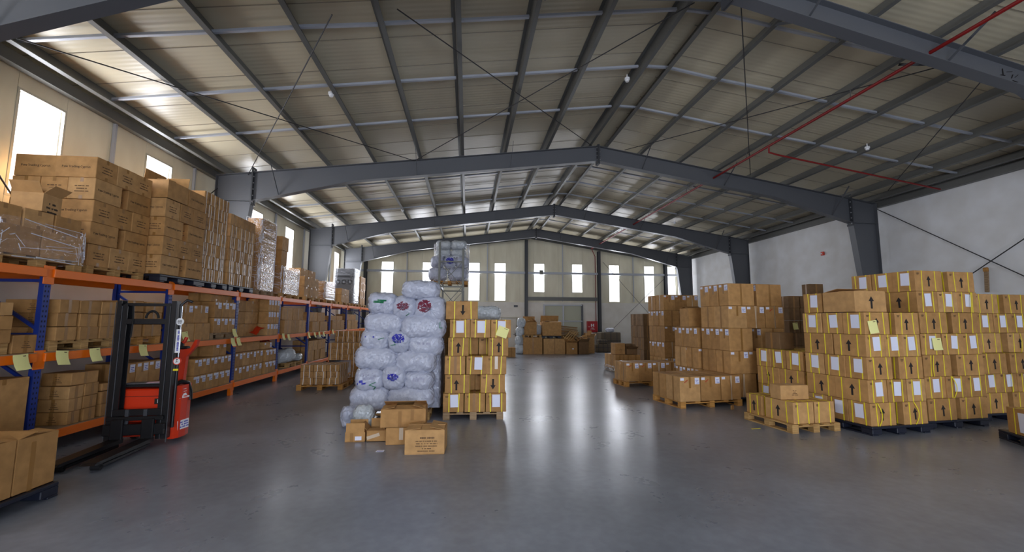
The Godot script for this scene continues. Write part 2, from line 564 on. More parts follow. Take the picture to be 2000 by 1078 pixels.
func portal(i: int, z: float, label: String) -> void:
	var t := thing("portal_frame", label, "steel frame", Vector3(0, 0, z), [0.083, 0.022, 0.0, 0.0, 0.0][i])
	for side in 2:
		var s := 1.0 if side == 0 else -1.0
		var xo := XL if side == 0 else XR
		var xp := xo + s * 0.98          # end plate
		var xk := xo + s * 3.9           # where the haunch ends
		var top := func(x: float) -> float: return roof_y(x) - 0.25
		var mid := 0.4 if i == 0 else 0.5      # depth of the rafter along the span
		var yk: float = top.call(xp) - (1.35 if i == 0 else 0.86)
		# column
		var g := G.new()
		var inner0 := xo + s * 0.36
		g.prism(PackedVector2Array([Vector2(xo + s * 0.01, 0.02), Vector2(inner0 - s * 0.01, 0.02), Vector2(xp - s * 0.01, yk), Vector2(xp - s * 0.01, top.call(xp) - 0.01), Vector2(xo + s * 0.01, top.call(xo) - 0.01)]), -0.006, 0.006)
		g.bar(Vector3(xo, 0.01, 0), Vector3(xo, top.call(xo), 0), 0.22, 0.014, Vector3.RIGHT)
		g.bar(Vector3(inner0, 0.01, 0), Vector3(xp, yk, 0), 0.22, 0.014, Vector3.RIGHT)
		g.bar(Vector3(xo, top.call(xo), 0), Vector3(xp, top.call(xp), 0), 0.014, 0.22, Vector3(0, 0, 1))
		part(t, "column", g.mesh(), M.steel)
		g = G.new()
		g.box(Vector3((xo + xp) * 0.5, yk, 0), Vector3(0.96, 0.014, 0.2))
		part(t, "stiffener", g.mesh(), M.steel)
		bxp(t, "base_plate", Vector3(xo + s * 0.18, 0.01, 0), Vector3(0.42, 0.02, 0.28), M.steel)
		# end plates with bolts
		g = G.new()
		g.box(Vector3(xp, (yk + top.call(xp)) * 0.5 + 0.02, 0), Vector3(0.04, top.call(xp) - yk + 0.26, 0.24))
		part(t, "end_plate", g.mesh(), M.steel_dark)
		for b in 6:
			for zz in [-0.08, 0.08]:
				part(t, "bolt", box_mesh(Vector3(0.03, 0.035, 0.035), 0.008), M.bolt, at(Vector3(xp + s * 0.03, yk - 0.03 + b * 0.19, zz)))
		# rafter: web, top flange, bottom flange with a haunch
		g = G.new()
		var yb: float = top.call(xk) - mid
		var yr: float = top.call(XA) - mid
		g.prism(PackedVector2Array([Vector2(xp, yk), Vector2(xk, yb), Vector2(XA, yr), Vector2(XA, top.call(XA)), Vector2(xp, top.call(xp))]), -0.006, 0.006)
		g.bar(Vector3(xp, top.call(xp), 0), Vector3(XA, top.call(XA), 0), 0.014, 0.22, Vector3(0, 0, 1))
		g.bar(Vector3(xp, yk, 0), Vector3(xk, yb, 0), 0.014, 0.22, Vector3(0, 0, 1))
		g.bar(Vector3(xk, yb, 0), Vector3(XA, yr, 0), 0.014, 0.22, Vector3(0, 0, 1))
		part(t, "rafter", g.mesh(), M.steel)
		g = G.new()
		g.box(Vector3(XA - s * 0.02, (top.call(XA) + yr) * 0.5 - 0.03, 0), Vector3(0.03, 0.66, 0.24))
		part(t, "end_plate", g.mesh(), M.steel_dark)
		for b in 4:
			part(t, "bolt", box_mesh(Vector3(0.03, 0.03, 0.03), 0.008), M.bolt, at(Vector3(XA - s * 0.05, yr + 0.05 + b * 0.13, 0.08)))
		# fly braces from the bottom flange up to a purlin, both faces
		for xx in [xo + s * 1.7, xo + s * 5.7, xo + s * 8.6]:
			for d in [-1, 1]:
				g = G.new()
				var hb: float = lerpf(yk, yb, clampf((xx - xp) / (xk - xp), 0, 1)) if absf(xx - xo) < 3.9 else top.call(xx) - mid
				g.bar(Vector3(xx, hb + 0.05, d * 0.03), Vector3(xx - s * 0.0, roof_y(xx) - 0.16, d * 0.75), 0.05, 0.006, Vector3.RIGHT)
				part(t, "fly_brace", g.mesh(), M.steel)
	if i == 0:
		var g2 := G.new()
		g2.bar(Vector3(9.91, 6.50, 0.012), Vector3(9.91, 6.63, 0.012), 0.022, 0.004)
		g2.bar(Vector3(9.85, 6.50, 0.012), Vector3(9.96, 6.50, 0.012), 0.022, 0.004)
		g2.bar(Vector3(10.01, 6.58, 0.012), Vector3(10.15, 6.60, 0.012), 0.012, 0.004)
		g2.bar(Vector3(10.11, 6.46, 0.012), Vector3(10.15, 6.54, 0.012), 0.02, 0.004)
		g2.bar(Vector3(10.13, 6.42, 0.012), Vector3(10.25, 6.40, 0.012), 0.02, 0.004)
		g2.bar(Vector3(10.20, 6.49, 0.012), Vector3(10.28, 6.55, 0.012), 0.02, 0.004)
		part(t, "painted_mark", g2.mesh(), M.ink)


func build_steel() -> void:
	var lab := ["grey steel portal frame nearest the camera, crossing the top corners", "grey steel portal frame with bolted haunches, second from the camera", "grey steel portal frame third from the camera, halfway down the hall", "grey steel portal frame closest to the end wall windows"]
	for i in 4: portal(i, FRAMES[i], lab[i])
	portal(4, 0.9, "grey steel portal frame overhead behind the camera")
	# purlins
	var px := [-7.1, -5.72, -4.28, -2.94, -1.58, -0.3, 1.04, 2.38, 3.8, 4.5, 5.68, 7.05, 8.4, 9.68, 10.95, 12.25, 13.3, 14.1]
	var words := ["first", "second", "third", "fourth", "fifth", "sixth", "seventh", "eighth", "ninth"]
	for i in px.size():
		var x: float = px[i]
		var y := roof_y(x)
		var s := 1.0 if x < XA else -1.0
		var g := G.new()
		var bs := Basis(Vector3(0, 0, 1), atan((YA - YE) / (XA - XL)) * s)
		var o := Vector3(x, y - 0.012, (ZE + ZB) * 0.5)
		g.box(o + bs * Vector3(0, -0.115, 0), Vector3(0.006, 0.23, ZB - ZE - 0.1), 0.0, bs)
		g.box(o + bs * Vector3(s * 0.042, -0.227, 0), Vector3(0.084, 0.006, ZB - ZE - 0.1), 0.0, bs)
		g.box(o + bs * Vector3(-s * 0.035, -0.003, 0), Vector3(0.07, 0.006, ZB - ZE - 0.1), 0.0, bs)
		g.box(o + bs * Vector3(s * 0.082, -0.217, 0), Vector3(0.005, 0.022, ZB - ZE - 0.1), 0.0, bs)
		var l := "steel roof purlin, %s from the left eave on the left roof slope" % words[i] if i < 9 else "steel roof purlin, %s from the right eave on the right roof slope" % words[17 - i]
		tag(part(self, "purlin", g.mesh(), M.purlin), l, "purlin", "roof purlins")
	# lines of bridging bars between the purlins
	var zs := [-7.0, -8.78, -10.6, -15.1, -16.9, -18.6, -22.0, -23.6, -27.0, -2.6, -4.6]
	var wz := ["just beyond the nearest portal frame", "second line beyond the nearest portal frame", "last line before the second portal frame", "first line beyond the second portal frame", "second line beyond the second portal frame", "last line before the third portal frame", "first line beyond the third portal frame", "last line before the farthest portal frame", "between the farthest portal frame and end wall", "above the camera, farther from the nearest frame", "above the camera, next to the nearest frame"]
	for q in zs.size():
		var t := thing("bridging_line", "galvanised bridging bars between roof purlins, %s" % wz[q], "bridging bars", Vector3(0, 0, zs[q]), 0.0, "roof bridging lines")
		for i in px.size() - 1:
			var a := Vector3(px[i] + 0.03, roof_y(px[i] + 0.03) - 0.15, j(0.02))
			var b := Vector3(px[i + 1] - 0.03, roof_y(px[i + 1] - 0.03) - 0.15, j(0.02))
			var g := G.new()
			g.bar(a, b, 0.006, 0.06, Vector3(0, 0, 1))
			g.bar(a + Vector3(0, 0.02, 0.02), b + Vector3(0, 0.02, 0.02), 0.05, 0.006, Vector3(0, 0, 1))
			part(t, "bridging_bar", g.mesh(), M.zinc)
	# bracing rods under the roof
	var rods := [
		[Vector3(-7.0, 6.1, -6.6), Vector3(-1.7, 6.78, -12.9), "thin dark bracing rod running right from the left eave corner"],
		[Vector3(-2.2, 6.68, -6.5), Vector3(-6.5, 6.14, -12.9), "thin dark bracing rod above the left rack, crossing from upper right"],
		[Vector3(-1.2, 6.86, -6.5), Vector3(3.9, 7.54, -12.9), "thin dark bracing rod crossing the roof middle towards the ridge"],
		[Vector3(3.9, 7.5, -6.6), Vector3(-1.7, 6.78, -12.9), "thin dark bracing rod from the near ridge down to the left"],
		[Vector3(4.7, 7.5, -6.5), Vector3(9.4, 6.82, -13.0), "thin dark bracing rod hanging steep below the right roof slope"],
		[Vector3(9.3, 6.83, -6.6), Vector3(5.0, 7.44, -12.9), "thin dark bracing rod crossing the red pipe on the right slope"],
		[Vector3(9.9, 6.73, -6.7), Vector3(13.6, 6.18, -12.2), "thin dark bracing rod nearest the right wall under the roof"]]
	for r in rods:
		var g := G.new()
		g.tube([r[0], r[1]], 0.011, 6)
		tag(part(self, "bracing_rod", g.mesh(), M.rod), r[2], "bracing rod", "roof bracing rods")
	# rods on the right wall
	var wr := [[Vector3(14.38, 6.0, -13.5), Vector3(14.38, 2.1, -8.2), "dark bracing rod sloping down towards the camera on the right wall"], [Vector3(14.38, 1.6, -13.4), Vector3(14.38, 5.4, -7.4), "dark bracing rod rising towards the camera on the right wall"],
		[Vector3(-7.42, 5.0, -6.6), Vector3(-7.42, 3.4, -8.0), "dark bracing rod on the left wall above the tall cartons"], [Vector3(-7.3, 5.8, -13.0), Vector3(-7.42, 4.0, -11.0), "short dark rod beside the second left column head"]]
	for r in wr:
		var g := G.new()
		g.tube([r[0], r[1]], 0.014, 6)
		tag(part(self, "wall_rod", g.mesh(), M.rod), r[2], "bracing rod")
	var st := thing("hanging_stick", "pale wooden stick hanging where rods cross on the right wall", "stick", Vector3(14.4, 0, -10.4))
	var sg := G.new()
	sg.box(Vector3(0, 3.06, 0), Vector3(0.04, 0.62, 0.1), 0.008, Basis(Vector3.RIGHT, 0.06))
	part(st, "batten", sg.mesh(), M.wood_grey)
	sg = G.new()
	sg.box(Vector3(-0.02, 3.38, 0.02), Vector3(0.06, 0.12, 0.12), 0.03)
	part(st, "tied_end", sg.mesh(), M.wood_orange)
	# eave beams and girts
	var girts := [
		[Vector3(WL + 0.1, 6.1, ZB - 0.2), Vector3(WL + 0.1, 6.1, ZE + 0.1), 0.14, 0.2, "grey eave beam along the top of the left wall"],
		[Vector3(WR - 0.1, 6.05, ZB - 0.2), Vector3(WR - 0.1, 6.05, ZE + 0.1), 0.14, 0.24, "dark eave beam along the top of the right wall"],
		[Vector3(WL + 0.05, 3.62, ZB - 0.2), Vector3(WL + 0.05, 3.62, ZE + 0.1), 0.09, 0.2, "grey girt along the left wall under the windows"]]
	for a in girts:
		var g := G.new()
		g.bar(a[0], a[1], a[2], a[3])
		tag(part(self, "wall_girt", g.mesh(), M.purlin), a[4], "girt")
	for z in [-9.45, -12.1, -14.4, -17.1, -20.0, -23.8]:
		var g := G.new()
		g.bar(Vector3(WL + 0.04, 3.7, z), Vector3(WL + 0.04, 6.0, z), 0.05, 0.06)
		var i := [-9.45, -12.1, -14.4, -17.1, -20.0, -23.8].find(z)
		tag(part(self, "wall_mullion", g.mesh(), M.zinc), "slim grey post on the left wall, %s from the camera" % words[i], "wall post", "left wall posts")
	# end wall: gable columns, girt, rafter, header beam
	var gx := [-6.6, 3.86, 8.86, 13.6]
	for i in 4:
		var g := G.new()
		var h := roof_y(gx[i]) - 0.49
		g.box(Vector3(gx[i], h * 0.5, ZE + 0.12), Vector3(0.012, h, 0.2))
		g.box(Vector3(gx[i], h * 0.5, ZE + 0.22), Vector3(0.2, h, 0.012))
		g.box(Vector3(gx[i], h * 0.5, ZE + 0.02), Vector3(0.2, h, 0.012))
		tag(part(self, "gable_column", g.mesh(), M.steel_dark), "dark steel column on the end wall, %s" % ["behind the left rack", "left of the closed gate", "right of the red cabinet", "beside the rightmost windows"][i], "column", "gable columns")
	var eg := G.new()
	eg.bar(Vector3(WL + 0.1, 5.09, ZE + 0.1), Vector3(WR - 0.1, 5.09, ZE + 0.1), 0.12, 0.14)
	tag(part(self, "wall_girt", eg.mesh(), M.zinc), "galvanised girt crossing the end wall windows", "girt")
	for s in 2:
		eg = G.new()
		var xa := WL + 0.1 if s == 0 else WR - 0.1
		eg.bar(Vector3(xa, roof_y(xa) - 0.36, ZE + 0.2), Vector3(XA, YA - 0.36, ZE + 0.2), 0.22, 0.012, Vector3(0, 0, 1))
		eg.bar(Vector3(xa, roof_y(xa) - 0.36, ZE + 0.2), Vector3(XA, YA - 0.36, ZE + 0.2), 0.012, 0.2, Vector3(0, 0, 1))
		tag(part(self, "gable_rafter", eg.mesh(), M.purlin), "grey rafter on the end wall, %s of the ridge" % ["left", "right"][s], "rafter")
	for i in 4:
		eg = G.new()
		var mx: float = [-4.0, 1.25, 6.35, 11.3][i]
		eg.bar(Vector3(mx, 3.2, ZE + 0.05), Vector3(mx, roof_y(mx) - 0.4, ZE + 0.05), 0.05, 0.06)
		tag(part(self, "end_wall_post", eg.mesh(), M.zinc), "slim grey post between end wall windows, %s" % ["leftmost", "second from left", "above the closed gate", "rightmost"][i], "wall post", "end wall posts")
	var hb := G.new()
	hb.bar(Vector3(3.96, 3.36, ZE + 0.1), Vector3(8.76, 3.36, ZE + 0.1), 0.12, 0.24)
	tag(part(self, "header_beam", hb.mesh(), M.purlin), "grey header beam above the closed gate on the end wall", "beam")
	for i in 2:
		eg = G.new()
		if i == 0: eg.tube([Vector3(9.1, 5.9, ZE + 0.26), Vector3(13.0, 1.6, ZE + 0.26)], 0.012, 6)
		else: eg.tube([Vector3(13.4, 4.8, ZE + 0.28), Vector3(9.3, 1.0, ZE + 0.28)], 0.012, 6)
		tag(part(self, "wall_rod", eg.mesh(), M.rod), "thin rod %s across the end wall right of the cabinet" % ["falling right", "rising right"][i], "bracing rod")
	# red sprinkler pipe on the right slope with a branch to the right wall
	var rp := thing("sprinkler_pipe", "red fire pipe along the right roof slope with a branch", "pipe")
	var g3 := G.new()
	g3.tube([Vector3(8.22, 6.74, ZB - 0.3), Vector3(8.22, 6.74, -27.6)], 0.034, 10)
	part(rp, "main_pipe", g3.mesh(), M.red_pipe)
	g3 = G.new()
	g3.tube([Vector3(8.22, 6.74, -10.55), Vector3(8.25, 6.58, -10.6), Vector3(8.5, 6.52, -10.6), Vector3(14.0, 5.86, -11.0)], 0.025, 8)
	part(rp, "branch_pipe", g3.mesh(), M.red_pipe)
	g3 = G.new()
	g3.tube([Vector3(8.22, 6.74, -27.6), Vector3(8.42, 6.5, -27.85), Vector3(8.6, 6.3, ZE + 0.12), Vector3(8.6, 1.85, ZE + 0.12)], 0.025, 8)
	part(rp, "drop_pipe", g3.mesh(), M.red_pipe)
	for z in [-5.0, -8.0, -11.5, -15.0, -18.5, -22.0]:
		bxp(rp, "hanger", Vector3(8.22, 6.86, z), Vector3(0.012, 0.22, 0.012), M.purlin)
	# smoke detectors
	var dp := [Vector3(-2.96, 6.68, -8.95), Vector3(3.62, 7.52, -9.08), Vector3(10.75, 6.62, -10.1), Vector3(-2.9, 6.68, -18.6), Vector3(10.0, 6.7, -19.5)]
	for i in 5:
		var t := thing("smoke_detector", "small white smoke detector under the roof, %s" % ["left of the middle", "near the ridge", "near the right wall", "beyond the second frame on the left", "beyond the second frame on the right"][i], "smoke detector", dp[i], 0.0, "smoke detectors")
		var g := G.new()
		g.tube([Vector3(0, -0.02, 0), Vector3(0, 0.03, 0)], 0.06, 14)
		part(t, "base", g.mesh(), M.white_plastic)
		g = G.new()
		g.tube([Vector3(0, -0.06, 0), Vector3(0, -0.02, 0)], 0.04, 14)
		part(t, "sensor", g.mesh(), M.white_plastic)
		g = G.new()
		g.tube([Vector3(0, 0.03, 0), Vector3(0, 0.12, 0)], 0.012, 6)
		part(t, "stem", g.mesh(), M.white_plastic)
	var al := thing("fire_alarm", "small red fire alarm sounder on the white right wall", "alarm", Vector3(WR - 0.04, 4.7, -15.9))
	bxp(al, "housing", Vector3.ZERO, Vector3(0.08, 0.15, 0.15), M.truck_red, 0.02)
	bxp(al, "lens", Vector3(-0.05, 0.0, 0), Vector3(0.03, 0.05, 0.06), M.white_plastic, 0.008)
	build_end_fixtures()


func build_end_fixtures() -> void:
	# closed gate: four panels in a steel frame
	var d := structure("door_1")
	var x0 := 5.06
	var x1 := 7.66
	var z := ZE + 0.04
	for i in 2:
		for k in 2:
			bxp(d, "gate_panel", Vector3(lerpf(x0, x1, 0.25 + 0.5 * i), 0.95 + 1.5 * k if k == 0 else 2.42, z), Vector3(1.24, 1.8 if k == 0 else 0.98, 0.05), M.gate, 0.004)
	for x in [x0, (x0 + x1) * 0.5, x1]:
		bxp(d, "gate_post", Vector3(x, 1.5, z + 0.06), Vector3(0.09 if x != x1 else 0.14, 3.0, 0.07), M.zinc if x != x1 else M.steel, 0.004)
	for y in [1.88, 2.94]:
		bxp(d, "gate_rail", Vector3((x0 + x1) * 0.5, y, z + 0.07), Vector3(x1 - x0, 0.07, 0.06), M.zinc, 0.004)
	# personnel door
	var p := structure("door_2")
	bxp(p, "door_leaf", Vector3(2.72, 1.02, z), Vector3(0.95, 2.04, 0.05), M.wall_white, 0.004)
	for x in [2.2, 3.24]: bxp(p, "door_frame", Vector3(x, 1.04, z + 0.02), Vector3(0.07, 2.1, 0.09), M.window_frame)
	bxp(p, "door_frame", Vector3(2.72, 2.1, z + 0.02), Vector3(1.11, 0.07, 0.09), M.window_frame)
	bxp(p, "door_handle", Vector3(3.08, 1.0, z + 0.06), Vector3(0.14, 0.03, 0.04), M.steel_dark, 0.008)
	bxp(p, "handle_plate", Vector3(3.14, 0.98, z + 0.035), Vector3(0.04, 0.22, 0.02), M.steel_dark)
	var v := thing("wall_vent", "small dark vent plate on the end wall above the door", "vent", Vector3(3.17, 2.86, ZE + 0.02))
	bxp(v, "plate", Vector3.ZERO, Vector3(0.26, 0.13, 0.03), M.steel_dark)
	for i in 3: bxp(v, "slat", Vector3(0, -0.035 + 0.035 * i, 0.02), Vector3(0.22, 0.012, 0.015), M.steel)
	var jb := thing("junction_box", "pale grey box on the girt in front of an end wall window", "box", Vector3(4.86, 5.12, ZE + 0.22))
	bxp(jb, "box", Vector3.ZERO, Vector3(0.24, 0.28, 0.1), M.rack_grey, 0.01)
	bxp(jb, "lid", Vector3(0, 0, 0.055), Vector3(0.2, 0.24, 0.02), M.rack_grey, 0.006)
	# fire hose cabinet
	var c := thing("fire_cabinet", "red fire hose cabinet with white emblem on the end wall", "fire cabinet", Vector3(8.32, 1.52, ZE + 0.12))
	bxp(c, "body", Vector3.ZERO, Vector3(0.7, 0.74, 0.2), M.cabinet_red, 0.01)
	bxp(c, "door", Vector3(0, 0, 0.105), Vector3(0.66, 0.7, 0.015), M.cabinet_red, 0.004)
	bxp(c, "lock", Vector3(-0.24, 0, 0.12), Vector3(0.04, 0.06, 0.02), M.white_plastic, 0.004)
	var g := G.new()
	for s in [-1, 1]:
		g.box(Vector3(s * 0.07, 0.1, 0.116), Vector3(0.07, 0.17, 0.004))
		g.box(Vector3(s * 0.1, 0.0, 0.116), Vector3(0.03, 0.05, 0.004))
	g.box(Vector3(0, 0.1, 0.116), Vector3(0.1, 0.03, 0.004))
	part(c, "emblem", g.mesh(), M.white_plastic)
	text(c, "lettering", "FIRE", 0.06, M.white_plastic, at(Vector3(0, -0.09, 0.116)))
	text(c, "lettering", "HOSE REEL", 0.05, M.white_plastic, at(Vector3(0, -0.16, 0.116)))


func text(parent: Node, called: String, s: String, h: float, m: Material, xf: Transform3D) -> MeshInstance3D:
	var key := "t" + s + str(h)
	if not cache.has(key):
		var t := TextMesh.new()
		var f := SystemFont.new()
		f.font_names = PackedStringArray(["Droid Sans"])
		t.font = f
		t.font_size = 24
		t.pixel_size = h / 17.0
		t.depth = 0.0015
		t.text = s
		cache[key] = t
	return part(parent, called, cache[key], m, xf)


# rows of marks that stand for print too small to read in the photograph
func lines_mesh(rows: Array, h: float, gap: float, sd: int) -> ArrayMesh:
	var key := "l%s,%.3f,%.3f,%d" % [str(rows), h, gap, sd]
	if not cache.has(key):
		var r := RandomNumberGenerator.new(); r.seed = sd
		var g := G.new()
		for i in rows.size():
			var w: float = rows[i]
			var x := -w * 0.5
			while x < w * 0.5:
				var cw := h * r.randf_range(0.4, 0.75)
				if r.randf() < 0.86: g.box(Vector3(x + cw * 0.5, -i * gap + j(0.0), 0), Vector3(cw * 0.75, h * r.randf_range(0.7, 1.0), 0.0012))
				x += cw
		cache[key] = g.mesh()
	return cache[key]


func face(s: Vector3, f: String) -> Transform3D:
	match f:
		"f": return Transform3D(Basis(), Vector3(0, s.y * 0.5, s.z * 0.5))
		"b": return Transform3D(Basis(Vector3.UP, PI), Vector3(0, s.y * 0.5, -s.z * 0.5))
		"r": return Transform3D(Basis(Vector3.UP, PI * 0.5), Vector3(s.x * 0.5, s.y * 0.5, 0))
		"l": return Transform3D(Basis(Vector3.UP, -PI * 0.5), Vector3(-s.x * 0.5, s.y * 0.5, 0))
	return Transform3D(Basis(Vector3.RIGHT, -PI * 0.5), Vector3(0, s.y, 0))


func arrow_mesh(h: float) -> ArrayMesh:
	var key := "arrow%.2f" % h
	if not cache.has(key):
		var g := G.new()
		g.prism(PackedVector2Array([Vector2(-0.09 * h, -0.5 * h), Vector2(0.09 * h, -0.5 * h), Vector2(0.09 * h, 0.1 * h), Vector2(0.26 * h, 0.1 * h), Vector2(0, 0.5 * h), Vector2(-0.26 * h, 0.1 * h), Vector2(-0.09 * h, 0.1 * h)]), 0, 0.0012)
		cache[key] = g.mesh()
	return cache[key]


# closed loop of strapping round a box in the plane x = 0 (turned for the other plane)
func strap_mesh(h: float, d: float, skew: float, w := 0.018) -> ArrayMesh:
	var key := "strap%.3f,%.3f,%.3f,%.3f" % [h, d, skew, w]
	if not cache.has(key):
		var g := G.new()
		var t := 0.0022
		for s in [-1, 1]:
			var bs := Basis(Vector3(0, 0, 1), -skew * s)
			g.box(Vector3(0, h * 0.5, s * (d * 0.5 + t * 0.5)), Vector3(w, h + 0.002, t), 0.0, bs)
		g.box(Vector3(0, h + t * 0.4, 0), Vector3(w, t * 0.8, d + 0.002))
		cache[key] = g.mesh()
	return cache[key]


# a closed carton: size s, stands on pos, front towards local +z
func carton(label: String, group: String, pos: Vector3, yaw: float, s: Vector3, tone: int, marks: Array, called := "carton", cat := "carton") -> Node3D:
	var t := thing(called, label, cat, pos, yaw, group)
	part(t, "body", box_mesh(s, 0.006), M["card%d" % tone] if tone >= 0 else M.dark_card, at(Vector3(0, s.y * 0.5, 0)))
	for m in marks:
		var fx := face(s, m[0])
		var wd: float = s.x if m[0] in ["f", "b", "t"] else s.z
		var ht: float = s.y if m[0] != "t" else s.z
		var eps := fx * Vector3(0, 0, 0.0008)
		var put := func(called2: String, mesh: Mesh, mt: Material, x: float, y: float, rot := 0.0, lift := 0.0010) -> void:
			part(t, called2, mesh, mt, fx * Transform3D(Basis(Vector3(0, 0, 1), rot), Vector3(x, y, lift)))
		match m[1]:
			"arrow": put.call("arrow_mark", arrow_mesh(0.2), M.ink, j(0.02), -0.01 + j(0.01), j(0.03))
			"down": put.call("arrow_mark", arrow_mesh(0.2), M.ink, j(0.02), j(0.01), PI + j(0.03))
			"sheet":
				var sh := Vector3(0.15, 0.235, 0.001)
				put.call("paper_sheet", box_mesh(sh), M.paper, 0.02 + j(0.02), 0.035, j(0.05), 0.003)
			"bigsheet": put.call("paper_sheet", box_mesh(Vector3(0.21, 0.3, 0.001)), M.paper, 0.0, 0.0, 0.05, 0.003)
			"labels":
				put.call("address_label", box_mesh(Vector3(0.09, 0.055, 0.001)), M.paper, -wd * 0.5 + 0.06, ht * 0.5 - 0.05, j(0.03))
				put.call("address_label", box_mesh(Vector3(0.115, 0.14, 0.001)), M.paper, wd * 0.5 - 0.08, ht * 0.5 - 0.095, j(0.03))
				put.call("label_print", lines_mesh([0.08, 0.06, 0.09], 0.012, 0.03, 3), M.print_blue, wd * 0.5 - 0.08, ht * 0.5 - 0.08, 0.0, 0.002)
			"tape": put.call("tape", box_mesh(Vector3(0.05, ht * 0.99, 0.0008)), M.tape, j(0.02), 0, j(0.01))
			"tapetop": put.call("tape", box_mesh(Vector3(0.05, ht * 0.45, 0.0008)), M.tape, j(0.01), ht * 0.27, j(0.02))
			"tabs":
				put.call("tape", box_mesh(Vector3(0.05, 0.07, 0.0008)), M.tape, 0, ht * 0.5 - 0.035)
				put.call("tape", box_mesh(Vector3(0.05, 0.06, 0.0008)), M.tape, 0, -ht * 0.5 + 0.03)
			"clear": put.call("tape", box_mesh(Vector3(0.06, ht * 0.7, 0.0008)), M.clear_tape, 0, ht * 0.14)
			"paw": text(t, "printed_name", "Paw Trading Cyprus", 0.034, M.ink, fx * Transform3D(Basis(), Vector3(0, 0.0, 0.001)))
			"lines": put.call("printed_lines", lines_mesh([0.2, 0.14, 0.2], 0.018, 0.045, 5), M.faded_ink, 0, 0.04)
			"stamp": put.call("printed_lines", lines_mesh([0.07, 0.05, 0.09, 0.12], 0.012, 0.026, 8), M.faded_ink, j(0.02), 0.03)
			"bigprint":
				put.call("printed_lines", lines_mesh([0.2], 0.026, 0.05, 11), M.faded_ink, 0.03, 0.06)
				put.call("printed_lines", lines_mesh([0.3, 0.3, 0.3, 0.14, 0.24], 0.016, 0.034, 12), M.faded_ink, 0.02, 0.015)
			"redmark": put.call("red_mark", box_mesh(Vector3(0.1, 0.02, 0.001)), M.red_ink, -wd * 0.2, ht * 0.32, 0.6)
			"corner": put.call("printed_lines", lines_mesh([0.06, 0.05], 0.016, 0.02, 4), M.faded_ink, -wd * 0.5 + 0.07, ht * 0.5 - 0.05)
	return t


func strap_up(t: Node3D, s: Vector3, m: Material, both := true, f := 0.26) -> void:
	for k in [-1, 1]:
		part(t, "strap", strap_mesh(s.y, s.z, [0.0, 0.02, -0.03, 0.05][rng.randi() % 4]), m, at(Vector3(k * s.x * f + j(0.02), 0, 0)))
		if both: part(t, "strap", strap_mesh(s.y - 0.001, s.x, [0.0, 0.02, -0.03][rng.randi() % 3]), m, Transform3D(Basis(Vector3.UP, PI * 0.5), Vector3(0, 0, k * s.z * f + j(0.02))))


# carton with its flaps standing open
func open_carton(label: String, group: String, pos: Vector3, yaw: float, s: Vector3, tone: int, flaps: Dictionary, marks := []) -> Node3D:
	var t := thing("open_carton", label, "carton", pos, yaw, group)
	var m: Material = M["card%d" % tone] if tone >= 0 else M.dark_card
	var th := 0.008
	var g := G.new()
	g.box(Vector3(0, th * 0.5, 0), Vector3(s.x, th, s.z))
	for k in [-1, 1]:
		g.box(Vector3(k * (s.x - th) * 0.5, s.y * 0.5, 0), Vector3(th, s.y, s.z))
		g.box(Vector3(0, s.y * 0.5, k * (s.z - th) * 0.5), Vector3(s.x - 2 * th, s.y, th))
	part(t, "body", g.mesh(), m)
	for f in flaps:
		var a: float = flaps[f]      # 0 lies flat across the top, PI / 2 stands up, more folds outwards
		var wd: float = s.x if f in ["f", "b"] else s.z
		var ln: float = minf(s.x, s.z) * 0.48
		var fx := face(s, f)
		var hinge := fx * Transform3D(Basis(), Vector3(0, s.y * 0.5, -th * 0.5))
		var b := Basis(Vector3.RIGHT, a)
		part(t, "flap", box_mesh(Vector3(wd - 0.02, 0.006, ln)), m, hinge * Transform3D(b, b * Vector3(0, 0, -ln * 0.5)))
	for mk in marks:
		var fx := face(s, mk[0])
		match mk[1]:
			"bigprint":
				part(t, "printed_lines", lines_mesh([0.2], 0.026, 0.05, 11), M.faded_ink, fx * at(Vector3(0.03, 0.06, 0.001)))
				part(t, "printed_lines", lines_mesh([0.3, 0.3, 0.3, 0.14, 0.24], 0.016, 0.034, 12), M.faded_ink, fx * at(Vector3(0.02, 0.015, 0.001)))
			"slip": part(t, "address_label", box_mesh(Vector3(0.1, 0.06, 0.001)), M.paper, fx * at(Vector3(0.05, -0.02, 0.001)))
			"tape": part(t, "tape", box_mesh(Vector3(0.05, s.y * 0.9, 0.001)), M.tape, fx * at(Vector3(-0.05, -s.y * 0.05, 0.001)))
			"tape2": part(t, "tape", box_mesh(Vector3(0.05, s.y * 0.6, 0.001)), M.tape, fx * at(Vector3(s.x * 0.2, s.y * 0.18, 0.001)))
			"clear": part(t, "tape", box_mesh(Vector3(0.2, 0.05, 0.001)), M.clear_tape, fx * Transform3D(Basis(Vector3(0, 0, 1), 0.3), Vector3(-0.05, 0.0, 0.001)))
			"scribble": part(t, "handwriting", lines_mesh([0.12, 0.2, 0.16], 0.03, 0.06, 21), M.ink, fx * at(Vector3(0.0, 0.0, 0.001)))
	return t


